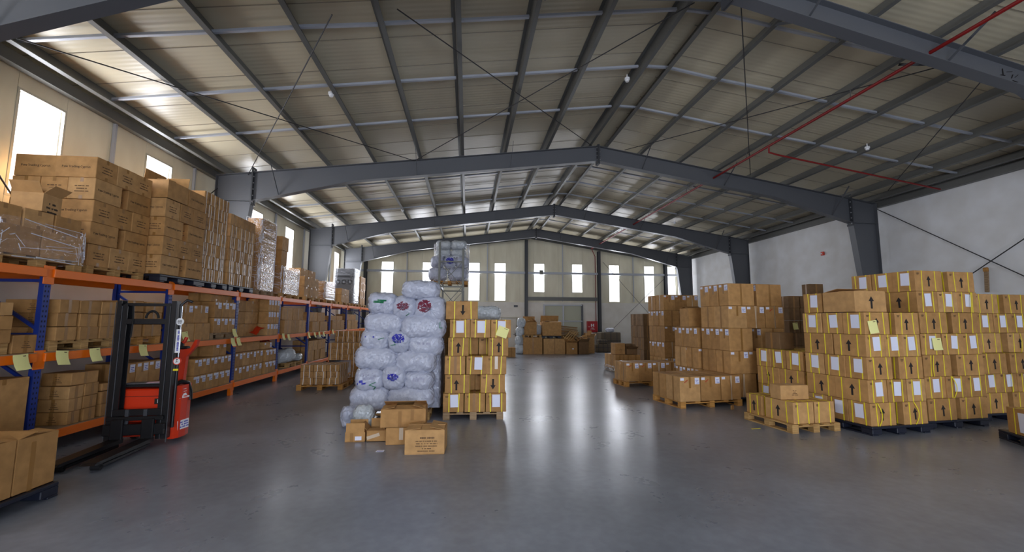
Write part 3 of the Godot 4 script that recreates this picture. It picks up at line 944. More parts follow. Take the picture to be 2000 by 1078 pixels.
# ------------------------------------------------------------------ pallets
func pallet(label: String, pos: Vector3, yaw: float, w: float, d: float, m: Material, group := "wooden pallets", h := 0.144) -> Node3D:
	var t := thing("wooden_pallet", label, "pallet", pos, yaw, group)
	var n := 5
	for i in n:
		bxp(t, "top_board", Vector3((i - 2) * (w - 0.13) / 4.0, h - 0.011, 0), Vector3(0.13, 0.022, d), m, 0.003)
	for k in 3:
		var z := (k - 1) * (d - 0.12) * 0.5
		bxp(t, "cross_board", Vector3(0, h - 0.033, z), Vector3(w, 0.022, 0.12), m, 0.003)
		for i in 3: bxp(t, "block", Vector3((i - 1) * (w - 0.13) * 0.5, h * 0.5 - 0.011, z), Vector3(0.13, h - 0.066, 0.12), m, 0.004)
	for i in 3: bxp(t, "bottom_board", Vector3((i - 1) * (w - 0.13) * 0.5, 0.011, 0), Vector3(0.13, 0.022, d), m, 0.003)
	return t


func plastic_pallet(label: String, pos: Vector3, yaw: float, w: float, d: float) -> Node3D:
	var t := thing("plastic_pallet", label, "pallet", pos, yaw, "dark plastic pallets")
	bxp(t, "deck", Vector3(0, 0.128, 0), Vector3(w, 0.04, d), M.pallet_plastic, 0.008)
	for i in 3:
		bxp(t, "runner", Vector3((i - 1) * (w - 0.12) * 0.5, 0.012, 0), Vector3(0.12, 0.024, d), M.pallet_plastic, 0.005)
		for k in 3: bxp(t, "foot", Vector3((i - 1) * (w - 0.2) * 0.5, 0.066, (k - 1) * (d - 0.2) * 0.5), Vector3(0.2, 0.085, 0.2), M.pallet_plastic, 0.008)
	return t


# tiers of cartons in a cross-bonded stack. o: front left corner on the ground, psi: degrees the front turns away on the right.
# tier: "3" shows n short ends in front (and long sides on the left), "2" long sides in front (and short ends on the left)
func stack(o: Vector3, psi: float, W: float, D: float, y0: float, h: float, tiers: Array, kind: String, where: String, group: String, opt := {}) -> void:
	var a := deg_to_rad(psi)
	var ex := Vector3(cos(a), 0, -sin(a))
	var ez := Vector3(sin(a), 0, cos(a))
	var y := y0
	for ti in tiers.size():
		var spec: Dictionary = tiers[ti] if tiers[ti] is Dictionary else {"t": tiers[ti]}
		var t: String = spec.t
		var n := int(t)
		var long_front := spec.get("long", n == 2)
		var lf: int = opt.get("left", 3 if long_front else 2)
		var bw := W / n
		var rows := 3 if long_front else 2
		var bd := D / rows
		var last := ti == tiers.size() - 1
		var tier_name: String = "top" if last else ORD[ti]
		for r in rows:
			for i in n:
				var seen_through: bool = r == 1 and n == 2 and opt.has("gaps")
				if r > 0 and i > 0 and not seen_through and not (last and y + h < 2.1): continue       # buried in the stack
				if r > 0 and i == 0 and not seen_through and opt.get("noleft", false) and not (last and y + h < 2.1): continue
				if spec.get("skip", []).has([i, r]): continue
				var s := Vector3(bw - 0.006, h - 0.005, bd - 0.006)
				if long_front and r == 0: s.x -= spec.get("gap", 0.075)
				var c: Vector3 = o + ex * (bw * (i + 0.5) + j(0.012) + (spec.get("dx", 0.0))) - ez * (bd * (r + 0.5) + j(0.012) - spec.get("dz", 0.0))
				if long_front and r == 0 and n == 2: c += ex * (-1 if i == 0 else 1) * spec.get("gap", 0.075) * 0.45
				c.y = y
				var marks := []
				var look := ""
				var fm: Array = spec.get("f", [])
				match kind:
					"yellow":
						var f0: String = fm[i] if r == 0 and i < fm.size() else ("arrow" if long_front else "sheet")
						if r == 0: marks.append(["f", f0])
						if i == 0: marks.append(["l", "sheet" if long_front else "arrow"])
						marks.append(["f", "corner"])
						look = {"arrow": "arrow carton with yellow straps", "down": "down-arrow carton with yellow straps", "sheet": "sheet-labelled carton with yellow straps", "tape": "plain taped carton with yellow straps", "clear": "clear-taped carton with yellow straps"}[f0]
					"brown":
						if long_front: marks = [["f", "tape"], ["l", "labels"], ["l", "tapetop"]]
						else: marks = [["f", "labels"], ["f", "tapetop"], ["l", "tape"]]
						if not long_front and rng.randf() < 0.4: marks.append(["f", "redmark"])
						look = "plain side of brown carton" if long_front else "labelled brown carton"
					"paw":
						if long_front: marks = [["f", "paw"], ["l", "lines"], ["l", "tabs"]]
						else: marks = [["f", "lines"], ["f", "tabs"], ["l", "paw"]]
						look = "printed-name carton" if long_front else "short-end carton with printed lines"
					"white":
						marks = [["f", "stamp"]]
						look = "small white-strapped carton"
					_:
						marks = [["f", "tape"], ["l", "tape"]]
						look = "brown carton"
				marks.append(["t", "tape"])
				var place := ""
				if r == 0: place = ["left", "right"][i] if n == 2 else (["left", "middle", "right"][i] if n == 3 else ["far left", "mid-left", "mid-right", "far right"][i])
				else: place = ("%s-row " % ["", "second", "third", "fourth"][r]) + (["left", "right"][i] if n == 2 else ["left", "middle", "right", "end"][i])
				var b := carton("%s, %s in %s tier %s" % [look, place, tier_name, where], group, c, a + j(0.01), s, rng.randi() % 5 if kind != "dark" else -1, marks, {"yellow": "strapped_carton", "paw": "printed_carton"}.get(kind, "carton"))
				if kind == "yellow":
					strap_up(b, s, M.yellow_strap)
					if rng.randf() < 0.12 and (r == 0 or i == 0) and not opt.has("noleft"):
						# a loosened strap, bowing away from the face
						var lg := G.new()
						var sx := (rng.randf() - 0.5) * s.x * 0.5
						var bow := (0.03 + rng.randf() * 0.06) * (1.0 if rng.randf() < 0.5 else -1.0)
						var prev := Vector3(sx, s.y, 0.004)
						for u in range(1, 11):
							var w := u / 10.0
							var nx := Vector3(sx + bow * sin(w * PI * 0.9), s.y * (1.0 - w), 0.004 + 0.035 * sin(w * PI))
							lg.bar(prev, nx, 0.018, 0.002, Vector3(0, 0, 1))
							prev = nx
						part(b, "loose_strap", lg.mesh(), M.yellow_strap, face(s, "f" if r == 0 else "l") * at(Vector3(0, -s.y * 0.5, 0)))
				elif kind == "white": strap_up(b, s, M.white_strap, true, 0.22)
				elif kind == "brown": strap_up(b, s, M.clear_tape, false, 0.0) if rng.randf() < 0.3 else null
		y += h


func note(label: String, pos: Vector3, yaw: float, w := 0.17, h := 0.2, tilt := 0.0, lean := 0.06) -> void:
	var t := thing("paper_note", label, "paper note", pos, yaw, "pale yellow paper notes")
	var g := G.new()
	var p := []
	for i in 6:
		var r := []
		for k in 4: r.append(Vector3((k / 3.0 - 0.5) * w, -i / 5.0 * h, 0.004 + lean * pow(i / 5.0, 2) + 0.006 * sin(k * 1.4)))
		p.append(r)
	g.grid(p)
	var q := []
	for r in p:
		var rr := []
		for v in r: rr.append(v + Vector3(0, 0, -0.0012))
		q.append(rr)
	g.grid(q)
	part(t, "sheet", g.mesh(), M.note, Transform3D(Basis(Vector3(0, 0, 1), tilt), Vector3.ZERO))
	part(t, "handwriting", lines_mesh([w * 0.6], 0.012, 0.03, 31), M.faded_ink, Transform3D(Basis(Vector3(0, 0, 1), tilt), Vector3(0, -0.025, 0.0075)))


# ------------------------------------------------------------------ bags and film
# a stuffed plastic sack, its long axis turned by yaw; prints: {m, x, y, rx, ry, cut} blots and {m, s} strokes seen from +z
func bag(label: String, group: String, c: Vector3, L: float, H: float, D: float, yaw: float, sd: int, prints := [], m: Material = null, tilt := 0.0) -> void:
	var t := thing("plastic_bag", label, "bag", c - Vector3(0, H * 0.5, 0), 0.0, group)
	var nz := FastNoiseLite.new(); nz.seed = sd; nz.frequency = 1.0; nz.fractal_octaves = 3
	var b := Basis(Vector3.UP, yaw) * Basis(Vector3(0, 0, 1), tilt)
	var rows := 40
	var cols := 56
	var p := []
	for i in rows + 1:
		var v := -1.0 + 2.0 * i / rows
		v = signf(v) * (1.0 - pow(1.0 - absf(v), 2.2))
		var r := pow(1.0 - pow(absf(v), 5.0), 0.42) + 0.0001
		var row := []
		for k in cols:
			var a := TAU * k / cols
			var sn := sin(a)
			var cs := cos(a)
			var q := Vector3(v * L * 0.5, r * H * 0.5 * signf(sn) * pow(absf(sn), 0.72), r * D * 0.5 * signf(cs) * pow(absf(cs), 0.72))
			var f := nz.get_noise_3dv(q * 3.5) * 0.03 + (absf(nz.get_noise_3dv(q * 8.0 + Vector3(7, 3, 1))) - 0.15) * 0.03
			f += (0.12 - absf(nz.get_noise_3dv(q * 15.0 + Vector3(1, 9, 4)))) * 0.022
			f += sin(a * 9.0 + sd + 3.0 * nz.get_noise_1d(a * 2.0)) * 0.014 * pow(absf(v), 3.0)
			q += Vector3(f * 0.6 * signf(v) * pow(absf(v), 4.0), f * sn * r, f * cs * r)
			row.append(b * q + Vector3(0, H * 0.5, 0))
		p.append(row)
	var g := G.new()
	g.grid(p, true)
	part(t, "sack", g.mesh(), m if m else M.bag_white)
	for pr in prints:
		var pg := G.new()
		if pr.has("s"):
			for st in pr.s:
				var pts := []
				for e in st:
					var best := 9.0
					var z := 0.0
					for row in p:
						for v3 in row:
							var dd: float = absf(v3.x - e[0]) + absf(v3.y - H * 0.5 - e[1])
							if v3.z > -0.02 and dd < best - 0.004: best = dd; z = v3.z
					pts.append(Vector3(e[0], e[1] + H * 0.5, z + 0.006))
				for q in pts.size() - 1:
					pg.bar(pts[q], pts[q + 1], 0.02, 0.012)
			part(t, "green_lettering" if pr.m == "print_green" else "printed_text", pg.mesh(), M[pr.m])
			continue
		for i in rows:
			for k in cols:
				var q0: Vector3 = p[i][k]
				var q1: Vector3 = p[i][(k + 1) % cols]
				var q2: Vector3 = p[i + 1][(k + 1) % cols]
				var q3: Vector3 = p[i + 1][k]
				var mid := (q0 + q1 + q2 + q3) * 0.25
				var out := (mid - Vector3(0, H * 0.5, 0)).normalized()
				var nn := (q2 - q0).cross(q3 - q1).normalized()
				if nn.dot(out) < 0: nn = -nn
				if nn.z < 0.12: continue
				var ux: float = (mid.x - pr.x) / pr.rx
				var uy: float = (mid.y - H * 0.5 - pr.y) / pr.ry
				if ux * ux + uy * uy > 1.0 or nz.get_noise_3dv(mid * 26.0 + Vector3(sd, 0, 0)) < pr.get("cut", -0.05): continue
				var e := nn * 0.003
				pg.quad(q0 + e, q1 + e, q2 + e, q3 + e, nn)
		if pg.v.size() > 0: part(t, "printed_emblem", pg.mesh(), M[pr.m]).set_meta("kind", "stuff")


# stretch film pulled round a load
func film(label: String, c: Vector3, s: Vector3, sd: int, yaw := 0.0, m: Material = null) -> void:
	var t := thing("stretch_film", label, "plastic film", c, yaw)
	var nz := FastNoiseLite.new(); nz.seed = sd; nz.frequency = 2.2; nz.fractal_octaves = 3
	var rr := RandomNumberGenerator.new(); rr.seed = sd
	var nr := clampi(int(s.y / 0.05), 8, 34)
	var nc := clampi(int((s.x + s.z) * 2.0 / 0.06), 36, 90)
	var p := []
	for i in nr + 1:
		var row := []
		for k in nc:
			var a := TAU * (k + rr.randf_range(-0.3, 0.3)) / nc
			var q := Vector3(signf(cos(a)) * pow(absf(cos(a)), 0.16) * s.x * 0.5, s.y * i / nr, signf(sin(a)) * pow(absf(sin(a)), 0.16) * s.z * 0.5)
			q += Vector3(q.x, 0, q.z).normalized() * (0.032 + 0.022 * nz.get_noise_3dv(q * Vector3(2, 5, 2)) + rr.randf_range(-0.009, 0.009))
			q.y += rr.randf_range(-0.012, 0.012) if i > 0 and i < nr else 0.06 * nz.get_noise_2d(a * 2.0, 3.0) * (1.0 if i == nr else 0.0)
			row.append(q)
		p.append(row)
	var g := G.new()
	if m: g.grid(p, true)
	else:
		for i in nr:
			for k in nc:
				var e := (k + 1) % nc
				var o: Vector3 = p[i][k] * Vector3(1, 0, 1)
				g.flat(p[i][k], p[i][e], p[i + 1][e], o)
				g.flat(p[i][k], p[i + 1][e], p[i + 1][k], o)
	part(t, "sheet", g.mesh(), m if m else M.film)
	if m: return
	# folds gathered into whitish ropes and creases; the pale strips also stand for glints
	g = G.new()
	for f in int((s.x + s.z) * 2.0 * s.y * 140.0):
		var i := rr.randi_range(0, nr)
		var k := rr.randi_range(0, nc - 1)
		var q: Vector3 = p[i][k]
		var o := (q * Vector3(1, 0, 1)).normalized()
		var e: Vector3 = p[clampi(i + rr.randi_range(-2, 2), 0, nr)][(k + rr.randi_range(1, 3)) % nc]
		if rr.randf() < 0.25: e = p[clampi(i + rr.randi_range(2, 5), 0, nr)][(k + rr.randi_range(0, 1)) % nc]
		if q.distance_to(e) > 0.01: g.bar(q + o * 0.003, q.lerp(e, rr.randf_range(0.4, 1.0)) + o * 0.003, rr.randf_range(0.003, 0.012), 0.003, o)
	var fold := part(t, "film_fold_glints", g.mesh(), M.film_fold_glint)
	fold.set_meta("kind", "stuff")


# ------------------------------------------------------------------ the racking and its load
func post_z(i: int) -> float:
	return -(6.61 + 2.507 * i)


func build_rack() -> void:
	var t := thing("pallet_rack", "long pallet rack with blue uprights and orange beams along the left wall", "pallet rack")
	for i in range(-2, 9):
		var z := post_z(i)
		for b in 2:
			var x := RX - 0.04 if b == 0 else RX - 1.0
			var g := G.new()
			g.box(Vector3(x + (0.03 if b == 0 else -0.03), 1.29, z), Vector3(0.004, 2.58, 0.1))
			for s in [-1, 1]: g.box(Vector3(x, 1.29, z + s * 0.049), Vector3(0.065, 2.58, 0.004))
			part(t, "upright", g.mesh(), M.rack_blue)
			bxp(t, "foot", Vector3(x, 0.09, z), Vector3(0.085, 0.18, 0.115), M.rack_orange, 0.004)
			for y in [0.25, 1.34, 2.52]:
				if b == 0:
					bxp(t, "connector", Vector3(x + 0.036, y - 0.01, z), Vector3(0.012, 0.26, 0.16), M.rack_orange, 0.003)
		if i < 4:
			var hg := G.new()
			for k in 34:
				for s in [-1, 1]: hg.box(Vector3(RX + 0.0925 - 0.1, 0.25 + k * 0.07, z + s * 0.022), Vector3(0.002, 0.028, 0.014))
			part(t, "slot_row", hg.mesh(), M.rubber)
		for k in 3:
			var g := G.new()
			var y0: float = [0.25, 1.0, 1.75][k]
			g.bar(Vector3(RX - 0.07, y0, z), Vector3(RX - 0.97, y0 + 0.62, z), 0.03, 0.04)
			part(t, "brace", g.mesh(), M.rack_blue)
			g = G.new()
			g.bar(Vector3(RX - 0.07, y0 + 0.68, z), Vector3(RX - 0.97, y0 + 0.68, z), 0.03, 0.04)
			part(t, "brace", g.mesh(), M.rack_blue)
		if i == 8: continue
		for y in [0.25, 1.36, 2.54]:
			for b in 2:
				var x := RX - 0.0 if b == 0 else RX - 1.03
				bxp(t, "beam", Vector3(x, y, z - 1.2535), Vector3(0.05, 0.12, 2.4), M.rack_orange, 0.006)
			if y < 2.0: bxp(t, "deck_panel", Vector3(RX - 0.51, y + 0.068, z - 1.2535), Vector3(1.04, 0.014, 2.4), M.wood_grey)
	# sheets taped to the beams
	var nt := [[-6.28, 1.43, "at the far left edge, on the rack's middle beam"], [-6.86, 1.44, "left of the mast, hanging beside the first blue upright"], [-7.4, 1.44, "hanging from the middle beam close to the black mast"], [-8.4, 1.44, "seen between the two mast channels"], [-9.6, 1.64, "wide one on a carton just right of the mast"], [-11.36, 1.44, "left of a pair hanging below the middle beam"], [-11.62, 1.44, "right of a pair hanging below the middle beam"], [-11.5, 1.66, "above a pair on the middle beam"], [-14.3, 1.46, "tilted, at the fourth blue upright"], [-14.7, 1.43, "just past the fourth blue upright"], [-16.5, 1.43, "first of a row over the strapped cartons"], [-17.1, 1.43, "second of a row over the strapped cartons"], [-17.6, 1.43, "third of a row over the strapped cartons"], [-18.1, 1.43, "fourth of a row over the strapped cartons"], [-19.3, 1.48, "farthest one on the middle beam"]]
	for n in nt: note("pale yellow paper note %s" % n[2], Vector3(RX + (0.065 if n[1] < 1.5 else 0.014), n[1], n[0]), PI * 0.5, 0.2 if n[0] > -10 else 0.19, 0.2, j(0.08))


# rows of cartons on a shelf, front to the aisle. rows: [height, number, style, (set back)]
func shelf(where: String, group: String, zn: float, zf: float, xf: float, depth: float, y0: float, rows: Array) -> void:
	var y := y0
	var order := ["nearest", "second", "third", "fourth", "fifth", "sixth", "seventh"]
	for ri in rows.size():
		var r: Array = rows[ri]
		var n: int = r[1]
		var zn2: float = zn if r.size() < 5 else r[4]
		var zf2: float = zf if r.size() < 6 else r[5]
		var w := (zn2 - zf2) / n
		for i in n:
			var st: String = r[2]
			var back: float = r[3] if r.size() > 3 else 0.0
			var s := Vector3(w - 0.008 - (rng.randf() * (0.06 if st == "O" else 0.02) if st != "W" else 0.0), r[0] - 0.005, depth - back - rng.randf() * 0.03)
			var marks := []
			var look := ""
			match st:
				"K":
					marks = [["f", "labels"], ["f", "tapetop"], ["l", "tape"]]
					look = "labelled brown carton"
				"W":
					marks = [["f", "stamp"], ["f", "tape"]]
					look = "small strapped carton"
				"O":
					marks = [["f", "tape"], ["l", "tape"], ["l", "stamp"]]
					look = "worn brown carton"
				_:
					marks = [["f", "tabs"], ["l", "tape"]]
					look = "plain brown carton"
			marks.append(["t", "tape"])
			var pl: String = order[i] if n > 1 else "only one"
			if n > 1 and i == n - 1: pl = "farthest"
			var tn: String = ORD[ri] if ri < rows.size() - 1 or rows.size() == 1 else "top"
			var b := carton("%s, %s in the %s row %s" % [look, pl, tn, where], group, Vector3(xf - back - s.z * 0.5 + j(0.008), y, zn2 - w * (i + 0.5)), PI * 0.5 + (j(0.05) if st == "O" else j(0.008)), s, rng.randi() % 5, marks, "small_carton" if st == "W" else "carton")
			if st == "O" and ri > 0: b.rotation += Vector3(j(0.02), 0, j(0.03))
			if st == "W": strap_up(b, s, M.white_strap, false, 0.25)
		y += r[0]


func rack_load() -> void:
	var top := 2.6
	var mid := 1.436
	var low := 0.326
	var g := "cartons on the left rack"
	var pg := "pallets on the left rack"
	var R := PI * 0.5
	# top of the rack, from the camera outwards
	pallet("wooden pallet on top of the left rack, nearest to the camera", Vector3(-6.3, top, -5.0), R, 1.2, 0.8, M.wood, pg)
	pallet("wooden pallet on top of the left rack, under the film-wrapped cartons", Vector3(-6.3, top, -6.5), R, 1.25, 0.8, M.wood, pg)
	shelf("of the low wrapped load on the rack", g, -4.5, -7.12, -5.9, 0.78, 2.745, [[0.38, 4, "P"], [0.27, 6, "P", 0.06]])
	film("clear stretch film over the low cartons on the rack's near end", Vector3(-6.29, 2.7, -6.45), Vector3(0.82, 0.5, 1.35), 4)
	open_carton("small open handwritten carton on top of the low wrapped load", g, Vector3(-6.16, 3.398, -6.62), R + 0.15, Vector3(0.34, 0.26, 0.36), 2, {"f": 2.4, "b": 0.9, "l": 2.1, "r": 1.2}, [["f", "scribble"]])
	pallet("wooden pallet under the tall printed cartons on the rack", Vector3(-6.64, top, -7.98), R, 1.2, 1.2, M.wood, pg)
	stack(Vector3(-6.04, 0, -7.36), 90, 1.25, 1.22, 2.745, 0.358, ["3", "2", "3", "2", "3"], "paw", "of the tall stack", "printed cartons on the rack")
	plastic_pallet("dark plastic pallet under the printed stack topped by an open carton", Vector3(-6.3, top, -9.25), R, 1.2, 1.0)
	stack(Vector3(-5.8, 0, -8.64), 90, 1.25, 1.05, 2.755, 0.368, ["2", "3", "2", "3"], "paw", "of the farther stack", "printed cartons on the rack", {"noleft": true})
	open_carton("open carton with a flap standing up against the window", "printed cartons on the rack", Vector3(-6.05, 4.235, -8.98), R, Vector3(0.6, 0.36, 0.46), 1, {"r": 1.7, "l": 0.1, "f": 0.1, "b": 1.5})
	carton("printed-name carton beside the open-flapped one on the farther stack", "printed cartons on the rack", Vector3(-6.05, 4.235, -9.6), R, Vector3(0.58, 0.36, 0.46), 3, [["f", "paw"]])
	plastic_pallet("dark plastic pallet under the small strapped cartons on the rack", Vector3(-6.3, top, -10.46), R, 1.1, 0.9)
	shelf("of the seven-tier load on the rack", g, -9.95, -10.95, -5.9, 0.75, 2.755, [[0.29, 3, "W"], [0.29, 4, "W"], [0.29, 3, "W"], [0.29, 4, "W"], [0.29, 3, "W"], [0.29, 4, "W"], [0.28, 3, "W"]])
	plastic_pallet("dark plastic pallet on the rack, before the silver-wrapped tower", Vector3(-6.3, top, -11.68), R, 1.2, 0.9)
	shelf("of the six-tier load on the rack", g, -11.05, -12.3, -5.9, 0.75, 2.755, [[0.3, 3, "W"], [0.3, 4, "W"], [0.3, 3, "W"], [0.3, 4, "W"], [0.3, 3, "W"], [0.28, 4, "P"]])
	pallet("wooden pallet under the silver-wrapped tower on the rack", Vector3(-6.12, top, -13.1), R, 1.0, 0.46, M.wood_grey, pg)
	shelf("of the silver-wrapped tower", g, -12.68, -13.58, -5.92, 0.4, 2.745, [[0.52, 1, "P"], [0.52, 2, "P"], [0.52, 1, "P"], [0.5, 1, "P"]])
	film("shiny stretch film round the tall narrow tower on the rack", Vector3(-6.12, 2.72, -13.13), Vector3(0.42, 2.1, 0.94), 8)
	pallet("wooden pallet under the half-wrapped stack past the tower", Vector3(-6.2, top, -14.9), R, 1.4, 0.62, M.wood, pg)
	shelf("of the half-wrapped stack", g, -14.25, -15.6, -5.92, 0.55, 2.745, [[0.4, 2, "P"], [0.4, 3, "P"], [0.6, 1, "P", 0.1, -14.3, -14.75], [0.46, 1, "P", 0.1, -14.3, -14.8]])
	film("shiny stretch film round the lower half-wrapped stack on the rack", Vector3(-6.2, 2.72, -14.95), Vector3(0.56, 0.9, 1.34), 14)
	pallet("wooden pallet under low cartons before the third column", Vector3(-6.2, top, -16.85), R, 1.5, 0.7, M.wood, pg)
	shelf("of the low load before the third column", g, -16.1, -17.6, -5.92, 0.6, 2.745, [[0.37, 3, "P"], [0.37, 2, "P"], [0.3, 2, "P", 0.15]])
	pallet("wooden pallet under the white-wrapped low load on the rack", Vector3(-6.2, top, -19.05), R, 1.4, 0.7, M.wood, pg)
	shelf("of the white-wrapped low load", g, -18.35, -19.75, -5.92, 0.55, 2.745, [[0.38, 2, "P"], [0.38, 2, "P"]])
	film("whitish stretch film round the low load beside the third column", Vector3(-6.2, 2.72, -19.05), Vector3(0.56, 0.8, 1.38), 21)
	pallet("wooden pallet under few cartons before the wrapped machine", Vector3(-6.1, top, -21.3), R, 1.4, 0.5, M.wood, pg)
	shelf("before the wrapped machine", g, -20.7, -22.0, -5.92, 0.45, 2.745, [[0.34, 2, "P"], [0.3, 1, "P"]])
	pallet("wooden pallet under the wrapped grey machine on the rack", Vector3(-6.35, top, -23.2), R, 1.3, 0.95, M.wood, pg)
	var mc := thing("wrapped_machine", "dark grey machine with three round fans wrapped in film on the rack", "machine", Vector3(-6.38, 2.745, -23.2))
	bxp(mc, "casing", Vector3(0, 0.9, 0), Vector3(0.96, 1.8, 1.1), M.machine_grey, 0.03)
	for i in 3:
		var gg := G.new()
		gg.tube([Vector3(-0.3 + i * 0.3, 1.1, 0.54), Vector3(-0.3 + i * 0.3, 1.1, 0.575)], 0.13, 20)
		part(mc, "fan", gg.mesh(), M.steel_dark)
		gg = G.new()
		gg.tube([Vector3(-0.3 + i * 0.3, 1.1, 0.57), Vector3(-0.3 + i * 0.3, 1.1, 0.59)], 0.05, 12)
		part(mc, "fan_hub", gg.mesh(), M.zinc)
	bxp(mc, "band", Vector3(0, 1.38, 0), Vector3(0.98, 0.08, 1.12), M.steel_dark)
	film("shiny stretch film round the grey machine on the rack", Vector3(-6.38, 2.73, -23.2), Vector3(0.97, 1.85, 1.12), 27)
	pallet("wooden pallet under the second to last load on the rack", Vector3(-6.2, top, -24.75), R, 1.2, 0.7, M.wood, pg)
	shelf("of the second to last load", g, -24.2, -25.3, -5.92, 0.5, 2.745, [[0.4, 2, "P"], [0.4, 3, "P"], [0.4, 2, "P"], [0.36, 1, "P"]])
	# middle shelf
	pallet("wooden pallet on the middle shelf at the left picture edge", Vector3(-6.3, mid, -5.6), R, 1.2, 0.8, M.wood, pg)
	shelf("at the left edge, middle shelf", g, -5.0, -6.2, -5.87, 0.7, mid + 0.145, [[0.18, 3, "O"], [0.18, 2, "O"], [0.17, 3, "O"]])
	carton("dented low carton lying in front of the first blue upright", g, Vector3(-6.1, mid + 0.002, -6.44), R, Vector3(0.38, 0.24, 0.4), 3, [["f", "stamp"], ["f", "tape"]])
	pallet("wooden pallet on the middle shelf left of the mast", Vector3(-6.3, mid, -7.32), R, 1.15, 0.8, M.wood, pg)
	pallet("wooden pallet on the middle shelf behind the mast", Vector3(-6.3, mid, -8.45), R, 1.0, 0.8, M.wood_orange, pg)
	shelf("left of the mast, middle shelf", g, -6.76, -7.88, -5.87, 0.7, mid + 0.145, [[0.2, 3, "O"], [0.2, 3, "O"], [0.2, 3, "O"]])
	shelf("behind the mast, middle shelf", g, -7.96, -8.94, -5.87, 0.7, mid + 0.145, [[0.22, 2, "O"], [0.22, 2, "O"], [0.2, 2, "O"]])
	shelf("right of the mast, middle shelf", g, -9.4, -10.5, -5.88, 0.5, mid, [[0.38, 2, "P"], [0.4, 2, "K", 0.05]])
	pallet("wooden pallet on the middle shelf below the labelled cartons", Vector3(-6.3, mid, -11.05), R, 1.0, 0.8, M.wood_grey, pg)
	shelf("before the second right-hand upright", g, -10.62, -11.54, -5.88, 0.62, mid + 0.145, [[0.36, 3, "K"], [0.38, 3, "K"], [0.2, 2, "P", 0.1]])
	shelf("set back past the second upright", g, -11.74, -13.2, -6.1, 0.6, mid, [[0.34, 3, "P"], [0.34, 2, "P"], [0.3, 2, "P"]])
	shelf("of four-wide stack, middle shelf", g, -13.3, -14.04, -5.87, 0.6, mid, [[0.35, 4, "K"], [0.36, 4, "K"], [0.36, 4, "K"]])
	shelf("past the fourth upright, middle shelf", g, -14.5, -16.4, -5.9, 0.6, mid, [[0.45, 3, "O"], [0.42, 2, "O", 0.1]])
	shelf("in the fifth bay, middle shelf", g, -17.0, -18.8, -5.9, 0.6, mid, [[0.4, 2, "O"], [0.36, 2, "O", 0.1]])
	shelf("in the sixth bay, middle shelf", g, -19.5, -21.3, -5.9, 0.6, mid, [[0.45, 3, "P"], [0.2, 2, "P", 0.1]])
	shelf("in the seventh bay, middle shelf", g, -21.9, -23.8, -5.9, 0.6, mid, [[0.45, 3, "P"], [0.3, 2, "P", 0.1]])
	# lower shelf
	shelf("at the left edge, lower shelf", g, -5.2, -6.5, -5.86, 0.8, low, [[0.8, 2, "P"]])
	shelf("left of the mast, lower shelf", g, -7.12, -7.66, -5.9, 0.42, low, [[0.19, 2, "O"], [0.19, 2, "O"], [0.19, 2, "O"], [0.19, 1, "O"]])
	shelf("beside the mast, lower shelf", g, -7.7, -8.05, -5.9, 0.42, low, [[0.2, 1, "O"], [0.2, 2, "O"], [0.12, 1, "O"]])
	shelf("seen through the mast, lower shelf", g, -8.1, -9.05, -5.9, 0.6, low, [[0.4, 3, "K"], [0.4, 3, "K"]])
	shelf("behind the tiller, lower shelf", g, -9.2, -9.95, -5.95, 0.6, low, [[0.4, 2, "P"], [0.36, 2, "P"]])
	shelf("of the long labelled load, lower shelf", g, -10.02, -11.5, -5.88, 0.62, low, [[0.35, 6, "K"], [0.36, 5, "K"], [0.36, 2, "K", 0.0, -10.7, -11.26]])
	shelf("past the second upright, lower shelf", g, -11.72, -13.2, -5.9, 0.6, low, [[0.35, 4, "K"], [0.36, 4, "K"], [0.26, 2, "P", 0.1]])
	shelf("before the fourth upright, lower shelf", g, -13.3, -14.04, -5.88, 0.55, low, [[0.35, 3, "K"], [0.35, 3, "K"]])
	carton("low carton with a white sheet under a red cover, lower shelf", g, Vector3(-6.15, low + 0.705, -13.62), R, Vector3(0.5, 0.2, 0.4), 2, [["f", "labels"]])
	for k in 2:
		var rs := thing("red_sheet", ["red plastic sheet lying on a lower shelf carton", "red plastic scrap poking out beside middle shelf cartons"][k], "plastic sheet", [Vector3(-6.12, low + 0.915, -13.6), Vector3(-6.05, mid + 0.03, -12.95)][k], R)
		var rg := G.new()
		var p := []
		for i in 5:
			var row := []
			for q in 5: row.append(Vector3((q - 2) * 0.12, 0.04 * sin(q * 1.9 + i) + 0.03 + (0.05 * q if k == 1 else 0.0), (i - 2) * 0.08))
			p.append(row)
		rg.grid(p)
		var p2 := []
		for row in p:
			var r2 := []
			for v in row: r2.append(v - Vector3(0, 0.003, 0))
			p2.append(r2)
		rg.grid(p2)
		part(rs, "sheet", rg.mesh(), M.truck_red)
	pallet("wooden pallet on the lower shelf under grey bags", Vector3(-6.25, low, -15.5), R, 1.2, 0.8, M.wood, pg)
	bag("crumpled pale grey bag peaking on the lower shelf", "", Vector3(-6.1, low + 0.37, -15.1), 0.7, 0.45, 0.6, 0.6, 71, [], M.bag_clear, 0.2)
	bag("flat grey plastic bag on the lower shelf pallet", "", Vector3(-6.1, low + 0.27, -15.85), 0.6, 0.25, 0.6, 0.2, 72, [], M.bag_clear)
	shelf("in the fifth bay, lower shelf", g, -16.9, -18.9, -5.95, 0.6, low, [[0.4, 3, "O"], [0.38, 2, "O"]])
	build_truck()


